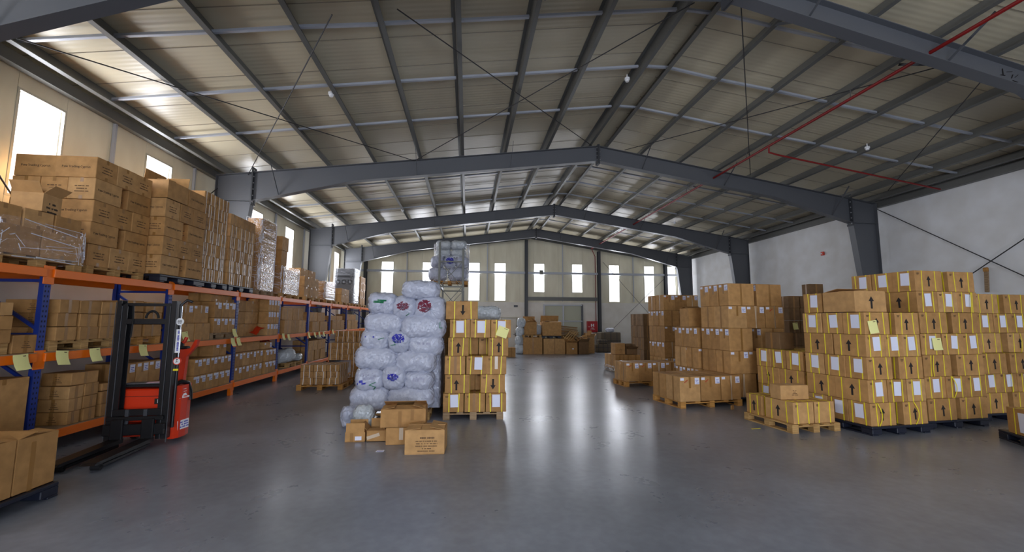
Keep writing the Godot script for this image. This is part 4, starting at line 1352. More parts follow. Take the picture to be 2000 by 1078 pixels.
func build_truck() -> void:
	var t := thing("pallet_stacker", "red electric pallet stacker with tall black mast facing the camera", "pallet stacker", Vector3(-4.93, 0, -7.16), 0.09)
	# mast: outer and inner channels
	for s in [-1, 1]:
		for k in 2:
			var g := G.new()
			var x: float = s * (0.395 if k == 0 else 0.318)
			var h := 2.18 if k == 0 else 2.12
			g.box(Vector3(x, h * 0.5 + 0.05, -0.03 - k * 0.01), Vector3(0.012, h - 0.1, 0.12))
			g.box(Vector3(x - s * 0.028, h * 0.5 + 0.05, 0.03 - k * 0.01), Vector3(0.062, h - 0.1, 0.012))
			g.box(Vector3(x - s * 0.028, h * 0.5 + 0.05, -0.09 - k * 0.01), Vector3(0.062, h - 0.1, 0.012))
			part(t, "mast_rail", g.mesh(), M.truck_black)
		var e := G.new()
		e.box(Vector3(s * 0.41, 1.1, 0.032), Vector3(0.006, 2.1, 0.012))
		e.box(Vector3(s * 0.325, 1.1, 0.035), Vector3(0.006, 2.0, 0.012))
		part(t, "rail_edge", e.mesh(), M.steel)
	bxp(t, "cross_bar", Vector3(0, 2.12, -0.04), Vector3(0.66, 0.045, 0.05), M.truck_black, 0.006)
	bxp(t, "cross_bar", Vector3(0, 1.86, 0.0), Vector3(0.6, 0.085, 0.04), M.truck_black, 0.006)
	bxp(t, "cross_bar", Vector3(0, 0.5, 0.02), Vector3(0.74, 0.1, 0.04), M.truck_black, 0.006)
	var g2 := G.new()
	var arc := []
	for i in 13: arc.append(Vector3(0.04 + 0.085 * cos(PI * i / 12.0), 1.91 + 0.11 * sin(PI * i / 12.0), -0.05))
	g2.tube(arc, 0.018, 8)
	part(t, "hose_loop", g2.mesh(), M.rubber)
	g2 = G.new()
	g2.tube([Vector3(-0.19, 2.1, 0.02), Vector3(-0.17, 1.85, 0.03), Vector3(-0.19, 1.62, 0.02)], 0.012, 6)
	part(t, "lift_chain", g2.mesh(), M.rubber)
	g2 = G.new()
	g2.tube([Vector3(0.45, 0.25, -0.03), Vector3(0.45, 1.2, -0.03), Vector3(0.44, 2.12, -0.02), Vector3(0.5, 2.2, -0.06), Vector3(0.56, 2.17, -0.1)], 0.022, 8)
	part(t, "hydraulic_hose", g2.mesh(), M.truck_black)
	g2 = G.new()
	g2.tube([Vector3(0.47, 1.25, 0.0), Vector3(0.47, 2.1, 0.0)], 0.008, 6)
	part(t, "lift_rod", g2.mesh(), M.chrome)
	# stickers on the right of the mast
	g2 = G.new(); g2.tube([Vector3(0.455, 1.86, 0.0), Vector3(0.455, 1.86, 0.012)], 0.055, 20)
	part(t, "round_sticker", g2.mesh(), M.white_plastic)
	part(t, "sticker_print", lines_mesh([0.05, 0.06, 0.04], 0.014, 0.02, 41), M.ink, at(Vector3(0.455, 1.875, 0.0135)))
	bxp(t, "long_sticker", Vector3(0.45, 1.56, 0.004), Vector3(0.07, 0.36, 0.004), M.white_plastic)
	part(t, "sticker_print", lines_mesh([0.3], 0.03, 0.03, 42), M.print_blue, Transform3D(Basis(Vector3(0, 0, 1), PI * 0.5), Vector3(0.45, 1.56, 0.0075)))
	g2 = G.new(); g2.tube([Vector3(0.46, 1.25, 0.0), Vector3(0.46, 1.25, 0.008)], 0.058, 20)
	part(t, "warning_ring", g2.mesh(), M.truck_red)
	g2 = G.new(); g2.tube([Vector3(0.46, 1.25, 0.006), Vector3(0.46, 1.25, 0.012)], 0.045, 20)
	part(t, "warning_sticker", g2.mesh(), M.white_plastic)
	g2 = G.new()
	g2.tube([Vector3(0.46, 1.275, 0.012), Vector3(0.46, 1.275, 0.014)], 0.01, 8)
	g2.bar(Vector3(0.46, 1.262, 0.013), Vector3(0.45, 1.222, 0.013), 0.02, 0.003)
	g2.bar(Vector3(0.455, 1.25, 0.013), Vector3(0.482, 1.238, 0.013), 0.01, 0.003)
	part(t, "warning_print", g2.mesh(), M.ink)
	bxp(t, "yellow_tag", Vector3(0.45, 1.12, 0.006), Vector3(0.07, 0.03, 0.006), M.yellow_strap)
	# battery compartment behind the mast
	var body := part(t, "battery_box", box_mesh(Vector3(0.74, 0.5, 0.2), 0.02), M.truck_red, at(Vector3(0, 0.57, -0.23)))
	bxp(t, "battery_lid", Vector3(0, 0.87, -0.24), Vector3(0.76, 0.05, 0.24), M.truck_black, 0.01)
	bxp(t, "lid_tray", Vector3(-0.02, 0.9, -0.24), Vector3(0.6, 0.015, 0.2), M.steel)
	bxp(t, "delivery_slip", Vector3(0.08, 0.911, -0.22), Vector3(0.22, 0.003, 0.14), M.pink_paper, 0.0, Basis(Vector3.UP, 0.25))
	bxp(body, "panel_groove", Vector3(0, 0.14, 0.1005), Vector3(0.7, 0.008, 0.002), M.rubber)
	bxp(body, "name_plate", Vector3(0.2, 0.06, 0.101), Vector3(0.14, 0.085, 0.004), M.ink)
	text(body, "plate_lettering", "Pr", 0.055, M.white_plastic, at(Vector3(0.2, 0.06, 0.104)))
	var kn := G.new(); kn.tube([Vector3(0.3, 0.9, -0.3), Vector3(0.3, 0.95, -0.3)], 0.03, 12)
	part(t, "stop_button", kn.mesh(), M.truck_red)
	# drive unit, red, rounded at the rear, standing out to the right
	var dg := G.new()
	var prof := PackedVector2Array()
	for q in [[0.36, -0.1], [0.44, -0.1], [0.48, -0.16], [0.5, -0.3], [0.48, -0.44], [0.4, -0.54], [-0.36, -0.54], [-0.42, -0.48], [-0.42, -0.34], [0.36, -0.34]]: prof.append(Vector2(q[0], q[1]))
	dg.prism(prof, -0.86, -0.06, Transform3D(Basis(Vector3.RIGHT, PI * 0.5), Vector3.ZERO))
	part(t, "drive_cover", dg.mesh(), M.truck_red)
	dg = G.new()
	dg.tube([Vector3(0.38, 0.88, -0.14), Vector3(0.43, 0.91, -0.22), Vector3(0.47, 0.88, -0.33), Vector3(0.485, 0.74, -0.39), Vector3(0.49, 0.6, -0.4)], 0.035, 8)
	part(t, "black_trim", dg.mesh(), M.truck_black)
	var side := Transform3D(Basis(Vector3.UP, 0.65), Vector3(0.53, 0.0, -0.155))
	dg = G.new()
	dg.prism(PackedVector2Array([Vector2(-0.09, 0.0), Vector2(-0.05, 0.02), Vector2(-0.02, 0.065), Vector2(0.02, 0.075), Vector2(0.05, 0.03), Vector2(0.09, 0.02), Vector2(0.085, 0.0)]), 0.0, 0.004)
	part(t, "white_emblem", dg.mesh(), M.white_plastic, Transform3D(Basis(Vector3.UP, 1.25), Vector3(0.492, 0.66, -0.22)))
	part(t, "emblem_script", lines_mesh([0.07], 0.03, 0.03, 44), M.truck_red, Transform3D(Basis(Vector3.UP, 1.25), Vector3(0.497, 0.685, -0.22)))
	var dl := part(t, "dealer_sticker", box_mesh(Vector3(0.2, 0.14, 0.004), 0.001), M.white_plastic, Transform3D(Basis(Vector3.UP, 1.25) * Basis(Vector3(0, 0, 1), 0.06), Vector3(0.498, 0.25, -0.235)))
	part(dl, "sticker_print", lines_mesh([0.16, 0.15, 0.17], 0.024, 0.036, 45), M.print_blue, at(Vector3(0, 0.035, 0.003)))
	bxp(t, "vent_slot", Vector3(0.492, 0.8, -0.22), Vector3(0.004, 0.008, 0.08), M.white_plastic)
	bxp(t, "vent_slot", Vector3(0.494, 0.76, -0.23), Vector3(0.004, 0.008, 0.08), M.white_plastic)
	# tiller
	dg = G.new()
	dg.prism(PackedVector2Array([Vector2(-0.05, 0.8), Vector2(0.07, 0.8), Vector2(0.09, 1.18), Vector2(0.22, 1.36), Vector2(0.24, 1.46), Vector2(0.2, 1.46), Vector2(0.14, 1.32), Vector2(-0.08, 1.29), Vector2(-0.12, 1.22), Vector2(-0.06, 1.1)]), -0.03, 0.05, at(Vector3(0.27, 0.1, -0.5)))
	part(t, "tiller_arm", dg.mesh(), M.truck_red)
	dg = G.new()
	dg.box(Vector3(0.27, 1.43, -0.49), Vector3(0.2, 0.05, 0.1), 0.015)
	dg.box(Vector3(0.24, 1.48, -0.49), Vector3(0.1, 0.09, 0.08), 0.02)
	part(t, "tiller_head", dg.mesh(), M.truck_black)
	dg = G.new()
	dg.tube([Vector3(0.26, 1.5, -0.49), Vector3(0.3, 1.53, -0.49), Vector3(0.32, 1.6, -0.5)], 0.028, 8)
	part(t, "control_grip", dg.mesh(), M.truck_red)
	# fork carriage, forks, straddle legs
	bxp(t, "carriage_plate", Vector3(0, 0.26, 0.07), Vector3(0.8, 0.16, 0.05), M.truck_black, 0.01)
	bxp(t, "carriage_plate", Vector3(0, 0.42, 0.07), Vector3(0.74, 0.06, 0.04), M.truck_black, 0.006)
	for x in [-0.12, 0.12]: bxp(t, "carriage_bar", Vector3(x, 0.4, 0.05), Vector3(0.05, 0.3, 0.03), M.steel_dark, 0.005)
	for s in [-1, 1]:
		var fg := G.new()
		fg.box(Vector3(s * 0.2, 0.27, 0.11), Vector3(0.16, 0.3, 0.05), 0.01)
		fg.prism(PackedVector2Array([Vector2(0.08, 0.08), Vector2(1.2, 0.09), Vector2(1.25, 0.1), Vector2(1.2, 0.125), Vector2(0.08, 0.14)]), -0.08, 0.08, Transform3D(Basis(Vector3.UP, -PI * 0.5), Vector3(s * 0.2, 0, 0)))
		part(t, "fork", fg.mesh(), M.truck_black)
		bxp(t, "leg", Vector3(s * 0.2, 0.045, 0.6), Vector3(0.1, 0.05, 1.0), M.truck_black, 0.01)
		fg = G.new()
		fg.tube([Vector3(s * 0.2 - 0.05, 0.04, 1.08), Vector3(s * 0.2 + 0.05, 0.04, 1.08)], 0.04, 12)
		part(t, "load_wheel", fg.mesh(), M.rubber)
		fg = G.new()
		fg.tube([Vector3(s * 0.3 - 0.04, 0.07, -0.5), Vector3(s * 0.3 + 0.04, 0.07, -0.5)], 0.07, 14)
		part(t, "drive_wheel", fg.mesh(), M.rubber)


# ------------------------------------------------------------------ middle of the hall
func build_centre() -> void:
	# pallet of yellow-strapped cartons
	pallet("light wooden pallet under the yellow-strapped cartons in the middle", Vector3(0.15, 0, -9.05), -0.03, 1.16, 1.2, M.wood_grey)
	stack(Vector3(-0.44, 0, -8.48), -2, 1.2, 1.16, 0.145, 0.355, [
		{"t": "3", "f": ["sheet", "tape", "sheet"]}, {"t": "2", "f": ["arrow", "down"], "gap": 0.12}, {"t": "3", "f": ["tape", "sheet", "clear"], "dx": 0.02},
		{"t": "2", "f": ["arrow", "arrow"], "gap": 0.2, "dx": 0.05}, {"t": "3", "f": ["sheet", "sheet", "sheet"], "dx": 0.09}], "yellow", "on the middle pallet", "yellow-strapped cartons on the middle pallet", {"noleft": true, "gaps": true})
	var s := Vector3(0.62, 0.35, 0.42)
	var b := carton("topmost arrow carton on the middle pallet, arrow pointing down", "", Vector3(-0.11, 1.925, -8.69), -0.03, s, 1, [["f", "down"]])
	strap_up(b, s, M.yellow_strap)
	note("pale yellow note on the right carton of the middle pallet", Vector3(0.72, 1.77, -8.42), 0.0, 0.22, 0.2, -0.35, 0.03)
	bag("white plastic-wrapped bale behind the topmost middle carton", "", Vector3(0.45, 2.06, -10.2), 0.66, 0.36, 0.5, 0.0, 81, [], M.bag_clear)
	pallet("wooden pallet hidden behind the middle pallet", Vector3(0.22, 0, -10.35), 0.0, 1.1, 1.0, M.wood)  # unseen load, carries the bale and darkens the openings in front
	for i in 4:
		carton("large unseen brown carton behind the middle pallet, %s from the floor" % ["first", "second", "third", "fourth"][i], "cartons behind the middle pallet", Vector3(0.24, 0.146 + 0.435 * i, -10.3), j(0.02), Vector3(0.95, 0.43, 0.8), rng.randi() % 5, [["f", "tape"], ["r", "tape"]])
	# tall pile of white sacks
	pallet("wooden pallet under the pile of white sacks", Vector3(-1.45, 0, -9.05), 0.0, 1.5, 1.1, M.wood)
	var gr := "white sacks in the tall pile"
	var z := -8.78
	var B := [
		["bottom left white sack of the pile", -2.23, -1.52, 0.14, 0.62, 0, []], ["bottom right white sack of the pile, behind the open carton", -1.51, -0.66, 0.15, 0.62, 0, []],
		["white sack with big green letters, left in the second tier", -2.13, -1.62, 0.55, 0.98, 0, [{"m": "print_grey", "x": 0.0, "y": 0.07, "rx": 0.14, "ry": 0.07, "cut": 0.0}, {"m": "print_blue", "x": -0.12, "y": -0.06, "rx": 0.09, "ry": 0.03, "cut": 0.1}, {"m": "print_green", "s": [[[0.14, -0.05], [0.02, -0.1], [0.14, -0.14], [0.1, -0.19]]]}]],
		["sack end with blue emblem, middle of the second tier", -1.64, -1.19, 0.56, 1.03, 1, [{"m": "print_blue", "x": 0.0, "y": 0.02, "rx": 0.1, "ry": 0.07, "cut": -0.4}]],
		["white sack with grey print, right in the second tier", -1.2, -0.67, 0.54, 0.9, 0, [{"m": "print_grey", "x": 0.0, "y": 0.03, "rx": 0.13, "ry": 0.05, "cut": -0.1}]],
		["plain white sack, left in the third tier", -2.16, -1.38, 0.96, 1.37, 0, []], ["plain white sack, right in the third tier", -1.38, -0.63, 0.88, 1.3, 0, []],
		["white sack with blue script and green dash, fourth tier left", -2.06, -1.54, 1.32, 1.71, 0, [{"m": "print_blue", "x": -0.08, "y": 0.06, "rx": 0.09, "ry": 0.025, "cut": 0.0}, {"m": "print_green", "s": [[[0.08, 0.01], [0.19, 0.04]]]}]],
		["sack end with blue world-like emblem, fourth tier middle", -1.54, -1.13, 1.27, 1.7, 1, [{"m": "print_blue", "x": 0.0, "y": 0.06, "rx": 0.12, "ry": 0.09, "cut": -0.3}, {"m": "print_green", "s": [[[-0.14, -0.07], [-0.05, -0.06], [-0.08, 0.0]]]}]],
		["white sack with grey lettering, fourth tier right", -1.16, -0.5, 1.21, 1.63, 0, [{"m": "print_grey", "x": -0.02, "y": 0.02, "rx": 0.12, "ry": 0.03, "cut": -0.05}]],
		["plain white sack, left in the fifth tier", -2.01, -1.29, 1.63, 2.04, 0, []], ["plain white sack with green tick, right in the fifth tier", -1.3, -0.46, 1.54, 2.0, 0, [{"m": "print_green", "s": [[[0.34, 0.1], [0.33, -0.02], [0.38, -0.02]]]}]],
		["white sack with a green slanting word, sixth tier left", -1.95, -1.42, 2.02, 2.43, 0, [{"m": "print_green", "x": -0.02, "y": 0.04, "rx": 0.14, "ry": 0.025, "cut": -0.3}, {"m": "print_grey", "x": 0.0, "y": -0.08, "rx": 0.16, "ry": 0.06, "cut": 0.1}]],
		["sack end with burgundy emblem, sixth tier middle", -1.49, -1.04, 1.92, 2.37, 1, [{"m": "print_red", "x": 0.0, "y": 0.03, "rx": 0.12, "ry": 0.08, "cut": -0.3}, {"m": "print_green", "s": [[[0.06, -0.16], [0.12, -0.12]]]}]],
		["largest sack end with burgundy emblem, sixth tier right", -1.06, -0.44, 1.86, 2.37, 1, [{"m": "print_red", "x": -0.1, "y": 0.06, "rx": 0.13, "ry": 0.12, "cut": -0.3}]],
		["plain white sack lying on top of the pile", -1.29, -0.6, 2.33, 2.68, 0, []]]
	for i in B.size():
		var q: Array = B[i]
		var w: float = q[2] - q[1]
		var h: float = q[4] - q[3] + 0.03
		var c := Vector3((q[1] + q[2]) * 0.5, (q[3] + q[4]) * 0.5, z + j(0.03))
		if q[5] == 0: bag(q[0], gr, c, w + 0.05, h, 0.5, j(0.08), 100 + i, q[6], null, j(0.07))
		else: bag(q[0], gr, c - Vector3(0, 0, 0.1), 0.75, h, w + 0.04, PI * 0.5, 100 + i, q[6])
	for i in 5:
		bag("white sack in the hidden rear column of the pile, %s from the floor" % ["lowest", "second", "third", "fourth", "fifth"][i], gr, Vector3(-0.85, 0.36 + i * 0.42, -9.55), 0.9, 0.45, 0.55, PI * 0.5 + j(0.1), 130 + i)
	film("white plastic sheet hanging down the right side of the sack pile", Vector3(-0.88, 0.14, -9.45), Vector3(0.66, 1.35, 0.9), 33, 0.0, M.bag_white)
	bag("small crumpled white bag on the floor left of the cartons", "", Vector3(-2.06, 0.17, -8.15), 0.34, 0.34, 0.34, 0.4, 141)
	bag("clear plastic bag slumped against the sack pile behind small cartons", "", Vector3(-1.75, 0.22, -7.75), 0.34, 0.44, 0.3, 0.3, 142, [], M.bag_clear)
	# opened cartons in front of the sacks
	open_carton("printed carton nearest the camera, with torn top flaps", "", Vector3(-0.575, 0, -6.6), -0.04, Vector3(0.56, 0.335, 0.44), 2, {"f": 0.1, "b": 0.12, "l": 0.1, "r": 0.2}, [["f", "bigprint"]])
	carton("plain carton supporting the large open carton", "", Vector3(-0.99, 0, -7.09), 0.0, Vector3(0.46, 0.255, 0.4), 0, [["f", "clear"]])
	open_carton("large opened carton perched on a smaller carton by the sacks", "", Vector3(-0.97, 0.258, -7.1), 0.02, Vector3(0.68, 0.27, 0.42), 1, {"b": 0.42, "f": 0.12, "l": 0.15, "r": 0.3}, [["f", "tape"], ["f", "tape2"]])
	open_carton("small carton with a white slip, leftmost on the floor", "", Vector3(-1.73, 0, -7.24), 0.02, Vector3(0.3, 0.15, 0.28), 0, {"b": 1.6, "f": 1.5}, [["f", "slip"], ["f", "tape"]])
	open_carton("small open carton with torn tape between two others", "", Vector3(-1.4, 0, -7.24), 0.0, Vector3(0.3, 0.165, 0.28), 1, {"b": 1.6, "l": 2.3, "r": 0.8, "f": 0.1}, [["f", "clear"]])
	var sk := thing("floor_sticker", "small white and blue sticker stuck on the floor", "sticker", Vector3(-1.24, 0.0, -6.6))
	bxp(sk, "sheet", Vector3(0, 0.0015, 0), Vector3(0.11, 0.002, 0.09), M.paper)
	part(sk, "print", lines_mesh([0.09], 0.03, 0.03, 51), M.print_blue, Transform3D(Basis(Vector3.RIGHT, -PI * 0.5), Vector3(0, 0.003, 0.02)))
	# cartons behind the sacks, seen beside the middle pallet
	shelf("behind the sack pile", "cartons behind the sack pile", -10.0, -10.6, -0.25, 0.6, 0.0, [[0.46, 1, "P"], [0.46, 1, "P"], [0.46, 1, "P"], [0.46, 1, "P"], [0.46, 1, "P"]])
	# strapped small cartons on two pallets
	pallet("yellowish wooden pallet under the small strapped cartons", Vector3(-3.98, 0, -12.85), 0.02, 1.2, 1.2, M.wood_orange)
	pallet("wooden pallet behind, under the taller strapped cartons", Vector3(-3.55, 0, -14.4), 0.02, 1.4, 1.5, M.wood_orange)
	var gs := "small white-strapped cartons near the rack"
	for blk in [[-4.5, -12.28, 3, 3, 2, 0.345, "in front on the left pallet"], [-4.24, -13.7, 3, 6, 1, 0.345, "of the middle step"], [-4.2, -14.2, 4, 8, 1, 0.33, "of the rear step"]]:
		for r in blk[4]:
			for ti in blk[3]:
				for i in blk[2]:
					if r > 0 and i < blk[2] - 1 and ti < blk[3] - 1: continue
					if blk[3] == 6 and ti < 3 and i < 2 or blk[3] == 8 and ti < 5 and i < 3: continue
					var sz := Vector3(blk[5] - 0.012, 0.172, 0.42)
					var c := Vector3(blk[0] + blk[5] * (i + 0.5) + j(0.006), 0.146 + 0.175 * ti, blk[1] - 0.22 - r * 0.43 + j(0.01))
					var cb := carton("small white-strapped carton, %s%s column, %s tier %s" % ["rear " if r > 0 else "", ["left", "middle", "right", "end"][i], ORD[ti], blk[6]], gs, c, j(0.02), sz, rng.randi() % 5, [["f", "stamp"], ["t", "tape"]], "small_carton")
					strap_up(cb, sz, M.white_strap, true, 0.26)
	build_tower()


func build_tower() -> void:
	# end frame of a second rack with a high pallet of sacks
	var t := thing("rack_frame", "grey galvanised rack frame with crossed braces behind the sacks", "pallet rack", Vector3(0, 0, -16.0))
	for z in [0.0, -2.4]:
		for x in [-1.08, -0.2]: bxp(t, "upright", Vector3(x, 2.42 if x < -1.0 else 2.3, z), Vector3(0.08, 4.84 if x < -1.0 else 4.6, 0.06), M.rack_grey, 0.006)
		for k in 5:
			var y := 0.3 + k * 0.95
			bxp(t, "tie", Vector3(-0.64, y, z), Vector3(0.86, 0.05, 0.04), M.rack_grey)
			if k == 4: continue
			for s in [-1, 1]:
				if k == 3 and s == 1 and z < 0: continue
				var g := G.new()
				g.bar(Vector3(-0.64 - s * 0.42, y, z + 0.025 * s), Vector3(-0.64 + s * 0.42, y + 0.95, z + 0.025 * s), 0.04, 0.02)
				part(t, "brace", g.mesh(), M.rack_grey)
	for x in [-1.08, -0.2]:
		for y in [1.75, 3.2]: bxp(t, "beam", Vector3(x, y, -1.2), Vector3(0.05, 0.12, 2.34), M.rack_grey)
	pallet("orange wooden pallet high on the grey rack frame", Vector3(-0.72, 3.262, -16.95), 0.0, 1.4, 1.1, M.wood_orange)
	pallet("second wooden pallet low on the grey rack frame", Vector3(-0.72, 1.812, -16.95), 0.0, 1.4, 1.1, M.wood_orange)
	var q := [[-1.18, 3.68, 0.7, 0.52, 0, "lower left sack on the high pallet", ""], [-0.4, 3.68, 0.78, 0.52, 0, "lower right sack on the high pallet", ""], [-1.2, 4.16, 0.52, 0.46, 0, "middle-tier left sack on the high pallet", ""], [-0.72, 4.15, 0.46, 0.48, 1, "sack end with blue emblem on the high pallet", "print_blue"], [-0.24, 4.15, 0.52, 0.46, 0, "middle-tier right sack on the high pallet", ""], [-0.98, 4.5, 0.6, 0.32, 0, "third-tier left grey sack on the high pallet", "g"], [-0.4, 4.5, 0.6, 0.32, 0, "third-tier right grey sack on the high pallet", "g"], [-0.98, 4.82, 0.62, 0.36, 0, "topmost left grey sack on the high pallet", "g"], [-0.4, 4.83, 0.64, 0.38, 0, "topmost right grey sack on the high pallet", "g"]]
	for i in q.size():
		var a: Array = q[i]
		var pr := []
		if a[6] == "print_blue": pr = [{"m": "print_blue", "x": 0.0, "y": 0.04, "rx": 0.15, "ry": 0.13, "cut": -0.3}]
		var m: Material = M.bag_clear if a[6] == "g" else M.bag_white
		if a[4] == 0: bag(a[5], "sacks on the high pallet", Vector3(a[0], a[1], -16.75), a[2], a[3], 0.7, j(0.05), 160 + i, pr, m)
		else: bag(a[5], "sacks on the high pallet", Vector3(a[0], a[1], -16.8), 0.8, a[3], a[2], PI * 0.5, 160 + i, pr, m)
	film("shiny film wrapped round the sacks on the high pallet", Vector3(-0.66, 3.4, -16.95), Vector3(1.3, 1.45, 0.95), 61)
	bag("grey wrapped bundle on the lower shelf of the grey rack frame", "", Vector3(-0.75, 2.28, -16.8), 0.8, 0.64, 0.6, 0.0, 171, [], M.bag_clear)
	carton("brown carton beside the grey bundle on the grey rack frame", "", Vector3(-0.16, 1.958, -16.8), 0.0, Vector3(0.3, 0.7, 0.5), 1, [["f", "tape"]])
	carton("small brown carton left of the grey bundle", "", Vector3(-1.28, 1.958, -16.8), 0.0, Vector3(0.22, 0.5, 0.5), 3, [["f", "tape"]])


# ------------------------------------------------------------------ right-hand side
func build_right() -> void:
	var gy := "yellow-strapped cartons on the right"
	var gb := "large brown cartons on the right"
	var deg := PI / 180.0
	var off := func(o: Vector3, psi: float, x: float, d: float, y := 0.0) -> Vector3:
		var a := psi * deg
		return o + Vector3(cos(a), 0, -sin(a)) * x - Vector3(sin(a), 0, cos(a)) * d + Vector3.UP * y
	# A: nearest yellow-strapped pallet
	var A := Vector3(6.8, 0, -6.72)
	plastic_pallet("dark plastic pallet under the near yellow-strapped stack", off.call(A, 6.0, 0.6, 0.6), 6 * deg, 1.24, 1.24)
	stack(A, 6, 1.22, 1.2, 0.15, 0.385, ["2", "3", "2", "3", {"t": "2", "f": ["arrow", "arrow"]}], "yellow", "of the near right stack", gy)
	open_carton("wide unstrapped arrow carton resting on the near right stack", gy, off.call(A, 4.0, 0.3, 0.42, 2.08), 4 * deg, Vector3(0.66, 0.37, 0.62), 2, {"f": 0.03, "b": 0.2, "l": 0.05, "r": 0.05})
	var last := get_child(get_child_count() - 1)
	part(last, "arrow_mark", arrow_mesh(0.22), M.ink, at(Vector3(0.02, 0.17, 0.312)))
	var s := Vector3(0.4, 0.37, 0.4)
	var b := carton("single sheet-labelled carton at the rear left atop near right stack", gy, off.call(A, 6.0, 0.22, 0.98, 2.08), 6 * deg, s, 1, [["l", "sheet"], ["f", "tape"]])
	strap_up(b, s, M.yellow_strap)
	note("pale yellow note on the near right stack's upper arrow carton", off.call(A, 6.0, 0.16, -0.012, 1.93), 6 * deg, 0.2, 0.22, 0.1, 0.02)
	# B: low stack directly behind A
	var Bo: Vector3 = off.call(A, 6.0, 0.02, 1.3)
	plastic_pallet("dark plastic pallet under the low yellow-strapped stack", off.call(Bo, 6.0, 0.6, 0.6), 6 * deg, 1.24, 1.24)
	stack(Bo, 6, 1.2, 1.2, 0.15, 0.385, ["2", "3", "2"], "yellow", "of low stack behind", gy)
	carton("lone brown carton standing on the low yellow-strapped stack", gb, off.call(Bo, 6.0, 0.3, 0.85, 1.307), 6 * deg, Vector3(0.36, 0.36, 0.4), -1, [["l", "tape"]])
	# C: tallest yellow-strapped stack
	var Co := Vector3(8.2, 0, -7.0)
	plastic_pallet("dark plastic pallet under the tallest yellow-strapped stack", off.call(Co, 6.0, 0.7, 0.65), 6 * deg, 1.44, 1.3)
	stack(Co, 6, 1.45, 1.2, 0.15, 0.388, ["2", "3", "2", "3", "2", "3", "2"], "yellow", "of the tallest right stack", gy)
	note("pale yellow note on the tallest right stack", off.call(Co, 6.0, 0.34, -0.012, 1.62), 6 * deg, 0.22, 0.22, 0.02, 0.02)
	# D: stack at the right picture edge
	var Do := Vector3(9.95, 0, -7.45)
	plastic_pallet("dark plastic pallet under the right-edge stack", off.call(Do, 6.0, 0.7, 0.65), 6 * deg, 1.44, 1.3)
	stack(Do, 6, 1.45, 1.2, 0.15, 0.388, ["2", "3", {"t": "2", "dz": 0.14, "dx": -0.2}, "2", "3", "2"], "yellow", "of the right-edge stack", gy)
	# E: carton cut by the right edge, turned towards the camera
	var ey := -25 * deg
	plastic_pallet("dark plastic pallet at the right picture edge in front", Vector3(9.02, 0, -5.72), ey, 1.0, 1.1)
	s = Vector3(0.6, 0.4, 0.7)
	b = carton("yellow-strapped carton on the front pallet at the right edge", gy, Vector3(8.86, 0.15, -5.8), ey, s, 1, [["l", "bigsheet"], ["f", "arrow"]])
	strap_up(b, s, M.yellow_strap)
	# Y: small wooden pallet in front
	var Y := Vector3(5.56, 0, -6.97)
	var py := 6 * deg
	pallet("wooden pallet with a few cartons, nearest on the right floor", off.call(Y, 6.0, 0.48, 0.55), py, 1.0, 1.12, M.wood)
	s = Vector3(0.42, 0.36, 0.62)
	for i in 2:
		b = carton("%s low yellow-strapped carton on the front wooden pallet" % ["left", "right"][i], gy, off.call(Y, 6.0, 0.27 + 0.44 * i, 0.34, 0.146), py, s, 2, [["l", "arrow"], ["f", "corner"], ["t", "tape"]])
		strap_up(b, s, M.yellow_strap)
	s = Vector3(0.4, 0.36, 0.38)
	b = carton("rear yellow-strapped carton on the front wooden pallet", gy, off.call(Y, 6.0, 0.23, 0.9, 0.146), py, s, 3, [["l", "arrow"]])
	strap_up(b, s, M.yellow_strap)
	carton("small printed carton lying on the front pallet's strapped cartons", "", off.call(Y, 3.0, 0.34, 0.42, 0.512), 2 * deg, Vector3(0.56, 0.25, 0.26), 2, [["f", "stamp"], ["t", "clear"]])
	# R1, R2, R3, R4 ... large brown cartons
	var r1 := Vector3(4.66, 0, -9.1)
	pallet("orange wooden pallet under the single low row of brown cartons", off.call(r1, 8.0, 0.8, 0.55), 8 * deg, 1.6, 1.1, M.wood_orange)
	stack(r1, 8, 1.56, 1.06, 0.146, 0.54, ["3"], "brown", "of low front row", gb)
	var r2 := Vector3(6.12, 0, -9.5)
	plastic_pallet("dark plastic pallet under the tall brown stack", off.call(r2, 6.0, 0.75, 0.5), 6 * deg, 1.5, 1.05)
	stack(r2, 6, 1.52, 1.02, 0.152, 0.532, [{"t": "2"}, {"t": "3"}, {"t": "2", "gap": 0.12}, {"t": "3"}, {"t": "2", "gap": 0.05}], "brown", "of the tall front stack", gb)
	var r3: Vector3 = off.call(r2, 6.0, -0.06, 1.12)
	plastic_pallet("dark plastic pallet behind the tall brown stack", off.call(r3, 6.0, 0.6, 0.5), 6 * deg, 1.2, 1.05)
	stack(r3, 6, 1.2, 1.02, 0.152, 0.532, ["2", "3", {"t": "2"}], "brown", "of stack behind it", gb)
	open_carton("opened brown carton topping the stack behind the tall one", gb, off.call(r3, 6.0, 0.26, 0.55, 1.75), 6 * deg, Vector3(0.5, 0.5, 0.4), 1, {"f": 0.2, "b": 0.3, "l": 0.1, "r": 0.1})
	var r4 := Vector3(6.62, 0, -13.9)
	pallet("wooden pallet under the far tall brown stack", off.call(r4, 6.0, 0.65, 0.5), 6 * deg, 1.3, 1.0, M.wood_orange)
	stack(r4, 6, 1.34, 1.0, 0.146, 0.532, ["3", "2", "3", "2", "3"], "brown", "of the far tall stack", gb)
	var r5 := Vector3(4.6, 0, -12.19)
	pallet("orange wooden pallet under the far low row of cartons", off.call(r5, 6.0, 0.85, 0.4), 6 * deg, 1.75, 0.8, M.wood_orange)
	stack(r5, 6, 1.7, 0.75, 0.146, 0.55, ["4"], "brown", "of the far low row", gb)
	var r6 := Vector3(7.63, 0, -18.0)
